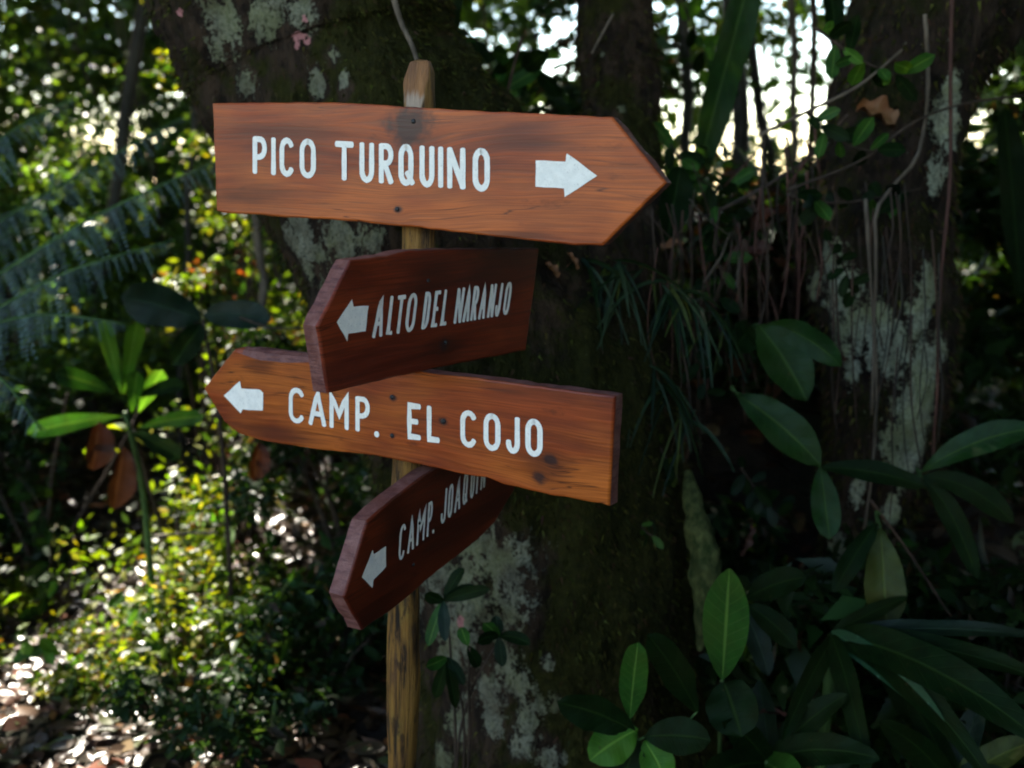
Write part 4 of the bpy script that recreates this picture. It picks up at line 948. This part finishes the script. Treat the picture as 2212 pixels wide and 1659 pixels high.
# ------------------------------------------------------------------ left: rosette, broad shaded leaves, tree fern
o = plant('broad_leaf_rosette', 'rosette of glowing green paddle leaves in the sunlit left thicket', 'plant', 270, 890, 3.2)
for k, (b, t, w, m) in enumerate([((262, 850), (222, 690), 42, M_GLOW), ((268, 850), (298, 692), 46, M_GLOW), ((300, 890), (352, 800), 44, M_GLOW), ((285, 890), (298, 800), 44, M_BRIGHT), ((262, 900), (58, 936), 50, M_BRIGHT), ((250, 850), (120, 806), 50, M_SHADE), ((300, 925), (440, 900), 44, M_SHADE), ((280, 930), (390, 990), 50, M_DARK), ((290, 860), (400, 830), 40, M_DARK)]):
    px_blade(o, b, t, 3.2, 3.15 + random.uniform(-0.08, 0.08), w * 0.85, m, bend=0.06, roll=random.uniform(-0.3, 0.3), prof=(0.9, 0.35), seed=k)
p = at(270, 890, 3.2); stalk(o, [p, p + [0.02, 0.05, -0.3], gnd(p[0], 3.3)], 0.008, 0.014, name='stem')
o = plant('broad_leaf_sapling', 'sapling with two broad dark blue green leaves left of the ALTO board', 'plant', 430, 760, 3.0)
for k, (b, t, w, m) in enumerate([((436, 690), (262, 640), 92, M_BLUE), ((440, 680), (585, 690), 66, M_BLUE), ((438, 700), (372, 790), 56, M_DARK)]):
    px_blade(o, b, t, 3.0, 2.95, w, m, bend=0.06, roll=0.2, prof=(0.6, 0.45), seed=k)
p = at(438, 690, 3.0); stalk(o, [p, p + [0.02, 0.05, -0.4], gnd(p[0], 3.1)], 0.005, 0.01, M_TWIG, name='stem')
for lab, b, t, w, m in [('large curled brown dead leaf hanging under the glowing rosette', (215, 910), (200, 1015), 62, M_RUST), ('pale brown folded dead leaf hanging right of the rosette stem', (268, 965), (245, 1100), 60, M_RUST),
                        ('brown dead leaf caught under the left end of the CAMP. EL COJO board', (560, 955), (548, 1040), 50, M_RUST)]:
    q = px_blade(None, b, t, 3.1, 3.08, w, m, bend=0.05, roll=0.5, fold=0.7, name='dead_leaf', prof=(0.6, 0.5)); tag(q, lab, 'leaf', 'dead leaves caught in the plants')

def frond(parent, pts, npin, plen, r):
    """fern frond: rachis with two rows of pinnae, each pinna a comb of small lobes"""
    C, _, S = resample(pts, np.ones(len(pts)), npin + 2)
    T = np.gradient(C, axis=0); T /= np.linalg.norm(T, axis=1)[:, None]
    V = []; Fc = []; Cc = []; k0 = 0
    for i in range(2, npin + 1):
        f = i / npin; ln = plen * r.uniform(0.6, 1.15) * (math.sin(math.pi * min(1, f * 0.84 + 0.14)) ** 0.6) * (1.0 - 0.35 * f)
        side0 = unit(np.cross(T[i], np.array([0.15, -0.5, 1.0])))
        for s in (-1, 1):
            d = unit(side0 * s + T[i] * 0.45 + np.array([0, 0, -0.35 - 0.45 * r.random()]) + r.normal(size=3) * 0.22)
            nrm = unit(np.cross(d, T[i])); lat = unit(np.cross(nrm, d))
            m = 12
            col = np.array([0.085, 0.125, 0.105]) * math.exp(r.normal() * 0.25)
            for j in range(m):
                g_ = (j + 0.5) / m; c = C[i] + d * ln * g_ + np.array([0, 0, -0.3]) * ln * g_ * g_
                wl = ln * 0.085 * (1 - g_) ** 0.5 + 0.002; hw = ln / m * 0.26
                for q in (-1, 1):
                    e = c + (lat * q + d * 0.35) * wl
                    V += [c - d * hw, c + d * hw, e + d * hw * 0.6, e - d * hw * 0.4]; Fc.append((k0, k0 + 1, k0 + 2, k0 + 3)); k0 += 4
                    Cc += [col] * 4
    o = make_obj('frond', np.array(V), np.array(Fc), M_FERN, parent, col=np.array(Cc), smooth=False)
    vt, ft, uvt, _ = tube(C, np.linspace(0.009, 0.0025, len(C)), 6, 24)
    make_obj('frond_stalk', vt, ft, M_GREENSTEM, o, uv=uvt)
    return o
fc = at(-330, 760, 3.0)
o = thing('tree_fern', 'tree fern with grey green feathery fronds arching in from the left edge', 'tree fern', (fc[0], fc[1], float(ground_z(fc[0], fc[1]))))
stick('trunk', [(fc[0], fc[1], float(ground_z(fc[0], fc[1])) - 0.05), (fc[0] - 0.03, fc[1], fc[2] * 0.5), fc + np.array([0, 0, 0.02])], 0.09, 0.07, M_STEMDARK, o, amp=0.01, nseg=16, nring=30)
rr = np.random.default_rng(77)
for pts, ln in [([fc, at(-80, 640, 3.0), at(200, 470, 3.0), at(500, 335, 3.1)], 0.20), ([fc, at(-80, 700, 2.9), at(140, 590, 2.85), at(370, 520, 2.9)], 0.19), ([fc, at(-100, 720, 2.8), at(90, 680, 2.75), at(270, 700, 2.75)], 0.17),
                ([fc, at(-120, 560, 3.3), at(130, 400, 3.4), at(400, 250, 3.5)], 0.18), ([fc, at(-180, 760, 2.7), at(-20, 800, 2.6), at(90, 930, 2.55)], 0.16), ([fc, at(-200, 520, 3.1), at(-40, 330, 3.1), at(160, 210, 3.2)], 0.18),
                ([fc, fc + np.array([-0.5, -0.2, 0.35]), fc + np.array([-1.1, -0.4, 0.2])], 0.2), ([fc, fc + np.array([-0.4, 0.4, 0.4]), fc + np.array([-0.9, 0.9, 0.3])], 0.2)]:
    frond(o, pts, 60, ln, rr)

# ------------------------------------------------------------------ stems, vines, roots
def vine(name, label, cat, pts, w, mat, amp=0.008, seed=0, group=None, w2=None, nring=26):
    P = [at(*p) for p in pts]
    r0 = w / F * pts[0][2] / 2; r1 = (w2 or w * 0.7) / F * pts[-1][2] / 2
    return tag(stick(name, P, r0, r1, mat, None, amp, 7, nring, seed), label, cat, group)
for k, (lab, pts, w, mat) in enumerate([
    ('slim dark sapling stem just right of the mossy tree limb', [(1470, -120, 5.2), (1478, 200, 5.2), (1492, 470, 5.1), (1500, 900, 5.0)], 26, M_STEMDARK),
    ('dark sapling stem standing in the middle of the white sky gap', [(1560, -100, 4.8), (1600, 180, 4.8), (1590, 450, 4.7), (1580, 900, 4.6)], 40, M_STEMDARK),
    ('thin grey sapling stem leaning right in the white sky gap', [(1600, -60, 5.6), (1640, 230, 5.5), (1665, 420, 5.5), (1680, 900, 5.4)], 24, M_STEMDARK),
    ('pale bamboo like stem at the right of the white sky gap', [(1712, -60, 4.4), (1716, 300, 4.4), (1728, 640, 4.3), (1735, 1000, 4.2)], 16, M_PALETWIG),
    ('thin brown stem close to the left side of the lichen trunk', [(1756, -60, 4.0), (1750, 300, 4.0), (1748, 660, 3.9), (1750, 1000, 3.9)], 14, M_ROOT),
    ('pale sapling stem between the top two boards at the left', [(548, 430, 4.0), (560, 560, 4.0), (572, 720, 4.0), (580, 1100, 4.1)], 20, M_PALETWIG),
    ('dark leaning stem behind the fern at upper left', [(330, -120, 5.4), (270, 250, 5.4), (220, 600, 5.3), (200, 1000, 5.2)], 30, M_STEMDARK),
    ('thin dark stem behind the yellow shrub at the left', [(430, -100, 5.0), (420, 250, 5.0), (400, 600, 5.0), (395, 1000, 4.9)], 18, M_STEMDARK)]):
    vine('sapling_stem', lab, 'stem', pts, w, mat, 0.03, k + 1, 'slim stems behind the signpost')
for k, (lab, pts, w, mat) in enumerate([
    ('straight reddish vine hanging down the right side of the lichen trunk', [(2058, -60, 2.5), (2052, 200, 2.5), (2050, 420, 2.5), (2030, 680, 2.5), (2018, 1000, 2.5)], 9, M_REDVINE),
    ('curved pale twig bowing across the dark upper part of the right trunk', [(2000, 30, 2.5), (2006, 180, 2.5), (1985, 330, 2.48), (1930, 400, 2.46), (1895, 440, 2.45), (1888, 640, 2.45), (1880, 900, 2.45)], 9, M_PALETWIG),
    ('twig rising to the right in front of the right trunk', [(1640, 292, 2.5), (1760, 232, 2.48), (1860, 180, 2.46), (1950, 110, 2.45)], 8, M_PALETWIG),
    ('thin branch crossing from the trunk towards the upper right edge', [(1700, 410, 2.5), (1860, 345, 2.5), (1960, 270, 2.48), (2080, 225, 2.5), (2230, 205, 2.55)], 6, M_TWIG),
    ('dark twig running left of the right trunk across the sky gap', [(1520, 470, 2.8), (1620, 420, 2.75), (1750, 340, 2.7), (1830, 250, 2.6)], 9, M_TWIG),
    ('pale vine climbing straight up the middle of the lichen trunk', [(1868, 430, 2.45), (1880, 600, 2.46), (1893, 760, 2.46), (1890, 950, 2.46), (1870, 1150, 2.46)], 9, M_PALETWIG),
    ('slender leaning twig at lower right behind the olive strap leaf', [(1880, 1080, 2.3), (1960, 1190, 2.28), (2050, 1330, 2.26)], 7, M_ROOT),
    ('pale dry stalk hanging above the pointed top of the pole', [(840, -40, 2.1), (862, 40, 2.1), (885, 90, 2.08), (898, 130, 2.05)], 14, M_PALETWIG),
    ('dry tan twig in front of the limb of the mossy tree', [(1325, 30, 2.6), (1300, 75, 2.58), (1282, 112, 2.56)], 6, M_PALETWIG),
    ('brown twig slanting down between the two limbs', [(1130, 80, 2.8), (1105, 160, 2.78), (1085, 240, 2.76)], 7, M_ROOT),
    ('dark horizontal twig left of the arrow tip of the ALTO board', [(520, 685, 2.9), (590, 706, 2.85), (660, 708, 2.8)], 6, M_TWIG),
    ('pale stick lying low at the left edge', [(330, 1160, 3.2), (400, 1152, 3.2), (470, 1152, 3.2)], 9, M_PALETWIG)]):
    vine('vine', lab, 'vine', pts, w, mat, 0.006, k + 30, 'vines and twigs around the trees')
r_ = np.random.default_rng(91)
for k in range(24):
    x = r_.uniform(1590, 1770); y0 = r_.uniform(260, 520); y1 = y0 + r_.uniform(150, 420); Y = r_.uniform(2.55, 3.1)
    vine('aerial_root', 'thin brown aerial root hanging between the sky gap and the lichen trunk', 'root', [(x, y0, Y), (x + r_.uniform(-14, 14), (y0 + y1) / 2, Y), (x + r_.uniform(-30, 30), y1, Y)], r_.uniform(3, 7), [M_ROOT, M_TWIG, M_REDVINE][k % 3], 0.03, k + 60, 'aerial roots left of the lichen trunk', nring=16)
for k in range(26):
    x = r_.uniform(1800, 2030); y0 = r_.uniform(380, 800); y1 = y0 + r_.uniform(150, 450); Y = r_.uniform(2.44, 2.52)
    vine('aerial_root', 'thin dark aerial root creeping down over the lichen patches of the right trunk', 'root', [(x, y0, Y), (x + r_.uniform(-14, 14), (y0 + y1) / 2, Y), (x + r_.uniform(-30, 20), y1, Y)], r_.uniform(3, 6), [M_STEMDARK, M_TWIG, M_ROOT][k % 3], 0.012, k + 160, 'aerial roots over the lichen trunk', nring=16)

# big hanging strap leaf against the sky, dark strap leaves at the top and right edge
for lab, b, t, w, Yb, m in [('long green strap leaf hanging from the top edge across the white sky gap', (1640, -120), (1490, 440), 76, 3.3, M_SHADE), ('dark strap leaf hanging at the top left of the right trunk', (1790, -60), (1812, 140), 44, 3.0, M_DARK),
        ('dark strap leaf hanging near the right edge beside the bright shrub', (2170, 230), (2205, 640), 60, 3.2, M_DARK), ('broad dark leaf hanging at the top edge above the pole', (970, -60), (940, 120), 80, 2.7, M_DARK),
        ('dark leaf hanging at the top edge left of the tree limb', (1150, 120), (1040, 200), 60, 2.9, M_DARK), ('dark green leaf hanging right of the top board point', (1470, 360), (1440, 520), 70, 2.7, M_DARK)]:
    tag(px_blade(None, b, t, Yb, Yb - 0.05, w, m, bend=0.03, roll=0.5, prof=(0.4, 0.5), name='strap_leaf', nl=20), lab, 'leaf', 'large single leaves hanging in front of the sky')
for k, (lab, b, t, w, Y, m) in enumerate([
    ('tan dead leaf perched on the trunk right of the top board', (1412, 552), (1478, 526), 26, 2.2, M_DEAD), ('curled tan dead leaf below the right end of the top board', (1225, 546), (1248, 582), 16, 2.15, M_DEAD),
    ('crumpled pinkish dead leaf right of the top corner of the ALTO board', (1178, 570), (1205, 600), 22, 2.2, M_DEAD), ('large curled orange brown leaf caught on the dark right trunk', (1850, 235), (1930, 275), 62, 2.5, M_DEAD),
    ('reddish dead leaf hanging under the white sky gap', (1640, 420), (1620, 500), 60, 2.9, M_RUST), ('reddish dead leaf lying on the bank left of the lichen', (1560, 575), (1680, 545), 44, 2.7, M_RUST),
    ('small rust coloured dead leaf hanging below the mid climber leaf', (1820, 760), (1800, 800), 26, 2.5, M_RUST), ('orange dead leaf hanging beside the mossy stub', (1625, 1130), (1600, 1200), 26, 2.25, M_RUST),
    ('small orange brown leaf on the forest floor at lower right', (1640, 1540), (1700, 1548), 20, 1.95, M_RUST)]):
    Yd = min(Y + 0.6, bark_Y((b[0] + t[0]) / 2, (b[1] + t[1]) / 2, Y + 0.02) - 0.012)
    q = px_blade(None, b, t, Yd + 0.01, Yd - 0.02, w * 0.85, m, bend=0.12, roll=0.9, fold=0.9, wave=0.2, name='dead_leaf', prof=(0.6, 0.5), seed=k); tag(q, lab, 'leaf', 'dead leaves caught in the plants')

# leafy twigs in front of the right trunk
def leafy_twig(label, pts, Y, n, size, mat, seed):
    r = np.random.default_rng(seed); P = [at(x, y, Y) for x, y in pts]
    o = thing('leafy_twig', label, 'twig', P[0], 'leafy twigs on the right trunk')
    C, _, _ = resample(wiggle(P, 0.01, 10, seed), np.ones(10), 30)
    V, Fc, UV, N = tube(C, np.linspace(0.004, 0.0015, 30), 6, 30); make_obj('twig', V, Fc, M_TWIG, o, uv=UV)
    for k in range(n):
        b = C[int(2 + 27 * k / n)]; d = unit(r.normal(size=3) + np.array([0, -0.3, -0.2])); L = size * r.uniform(0.7, 1.2)
        blade(b, b + d * L, L * 0.42, mat[k % len(mat)], o, bend=0.05, roll=r.uniform(-0.5, 0.5), prof=(0.7, 0.5), nl=6, nw=2)
    return o
leafy_twig('leafy twig with bright small leaves at the top of the right trunk', [(1760, 60), (1840, 120), (1930, 160), (2000, 150)], 2.45, 13, 0.075, [M_GLOW, M_DARK, M_BROAD], 1)
leafy_twig('leafy twig with dark leaves across the middle of the right trunk', [(1740, 240), (1800, 300), (1870, 330), (1930, 320)], 2.48, 12, 0.075, [M_DARK, M_BROAD], 2)
leafy_twig('leafy twig with dark leaves halfway down the right trunk', [(1700, 420), (1800, 440), (1900, 430), (1990, 410)], 2.5, 13, 0.08, [M_DARK, M_BLUE, M_BROAD], 3)
leafy_twig('leafy twig with dark leaves over the top of the lichen patch', [(1790, 520), (1830, 580), (1850, 640)], 2.48, 10, 0.06, [M_DARK], 4)
leafy_twig('leafy twig above the top board between the tree limbs', [(1000, 60), (1060, 110), (1120, 150), (1180, 140)], 2.9, 14, 0.11, [M_DARK, M_BROAD], 5)
leafy_twig('leafy twig hanging into the white sky gap from above', [(1460, -20), (1500, 60), (1530, 140), (1540, 240)], 3.6, 14, 0.09, [M_GLOW, M_DARK, M_BROAD], 6)
leafy_twig('leafy twig right of the top board point near the limb', [(1440, 300), (1480, 360), (1530, 400), (1590, 400)], 2.9, 12, 0.09, [M_DARK, M_BROAD], 7)
leafy_twig('dark leafy sprig clinging to the right flank of the mossy trunk at mid height', [(1440, 640), (1490, 720), (1510, 800), (1530, 880)], 2.32, 16, 0.06, [M_DARK, M_BLUE], 8)
leafy_twig('dark leafy sprig on the mossy trunk just above the mossy stub', [(1400, 930), (1440, 990), (1470, 1040)], 2.25, 12, 0.05, [M_DARK, M_OLIVE], 9)
leafy_twig('dark leafy sprig between the mossy trunk and the drooping climber leaf', [(1540, 470), (1560, 560), (1550, 660)], 2.6, 15, 0.07, [M_DARK, M_BROAD], 10)
leafy_twig('small green sprig on the bare moss left of the mossy stub', [(1370, 1120), (1395, 1150), (1420, 1160)], 2.2, 8, 0.035, [M_BROAD, M_DARK], 11)
leafy_twig('dark leafy sprig on the bank under the long glossy climber leaves', [(1600, 1010), (1650, 1080), (1700, 1130)], 2.45, 14, 0.06, [M_DARK, M_BLUE], 12)
for k in range(30):
    x = r_.uniform(1400, 1600); y0 = r_.uniform(430, 720); y1 = y0 + r_.uniform(120, 420); Y = min(2.62, bark_Y(x, (y0 + y1) / 2, 2.6)) - 0.02
    vine('aerial_root', 'fine brown rootlet hanging over the right flank of the mossy trunk', 'root', [(x, y0, Y), (x + r_.uniform(-20, 20), (y0 + y1) / 2, Y - 0.02), (x + r_.uniform(-50, 50), y1, Y)], r_.uniform(2, 5), [M_ROOT, M_TWIG, M_REDVINE][k % 3], 0.016, k + 260, 'rootlets on the mossy trunk', nring=14)
for k in range(28):
    x = r_.uniform(1470, 1800); y = r_.uniform(330, 720); a = r_.uniform(-0.9, 0.9); L = r_.uniform(60, 190); Y = r_.uniform(2.5, 3.0)
    vine('dry_twig', 'fine dry twig in the brown tangle below the white sky gap', 'twig', [(x, y, Y), (x + L * 0.5 * math.sin(a) + r_.uniform(-15, 15), y - L * 0.5 * math.cos(a), Y - 0.03), (x + L * math.sin(a), y - L * math.cos(a), Y)], r_.uniform(2, 4.5), [M_ROOT, M_PALETWIG, M_REDVINE][k % 3], 0.012, k + 360, 'dry twigs below the sky gap', nring=12)
for k, (lab, pts, Y, n, L, mats) in enumerate([
    ('sunlit sprig with larger yellow green leaves rising below the arrow tip of CAMP. EL COJO', [(470, 1400), (480, 1250), (500, 1120), (540, 1020)], 3.5, 20, 0.085, [M_GLOW, M_BROAD, M_GLOW]),
    ('sunlit sprig leaning left above the leaf litter at lower left', [(400, 1560), (360, 1420), (300, 1320), (250, 1260)], 3.1, 18, 0.075, [M_GLOW, M_BROAD]),
    ('arching sprig with broad leaves at the bottom left corner', [(230, 1600), (180, 1480), (110, 1410), (30, 1390)], 2.9, 16, 0.085, [M_BROAD, M_GLOW]),
    ('shaded sprig standing left of the lowest board', [(640, 1500), (620, 1350), (600, 1220), (570, 1120)], 3.2, 20, 0.075, [M_DARK, M_BROAD, M_SHADE]),
    ('sprig with bluish dark leaves beneath the lowest board left of the pole', [(700, 1640), (730, 1520), (760, 1430), (800, 1390)], 2.7, 14, 0.075, [M_BLUE, M_DARK]),
    ('dark sprig in the deep shade at the left edge', [(90, 1330), (110, 1200), (90, 1100), (40, 1020)], 3.3, 18, 0.09, [M_DARK, M_SHADE])]):
    o = leafy_twig(lab, pts, Y, n, L, mats, 40 + k); o['group'] = 'sprigs in the left undergrowth'
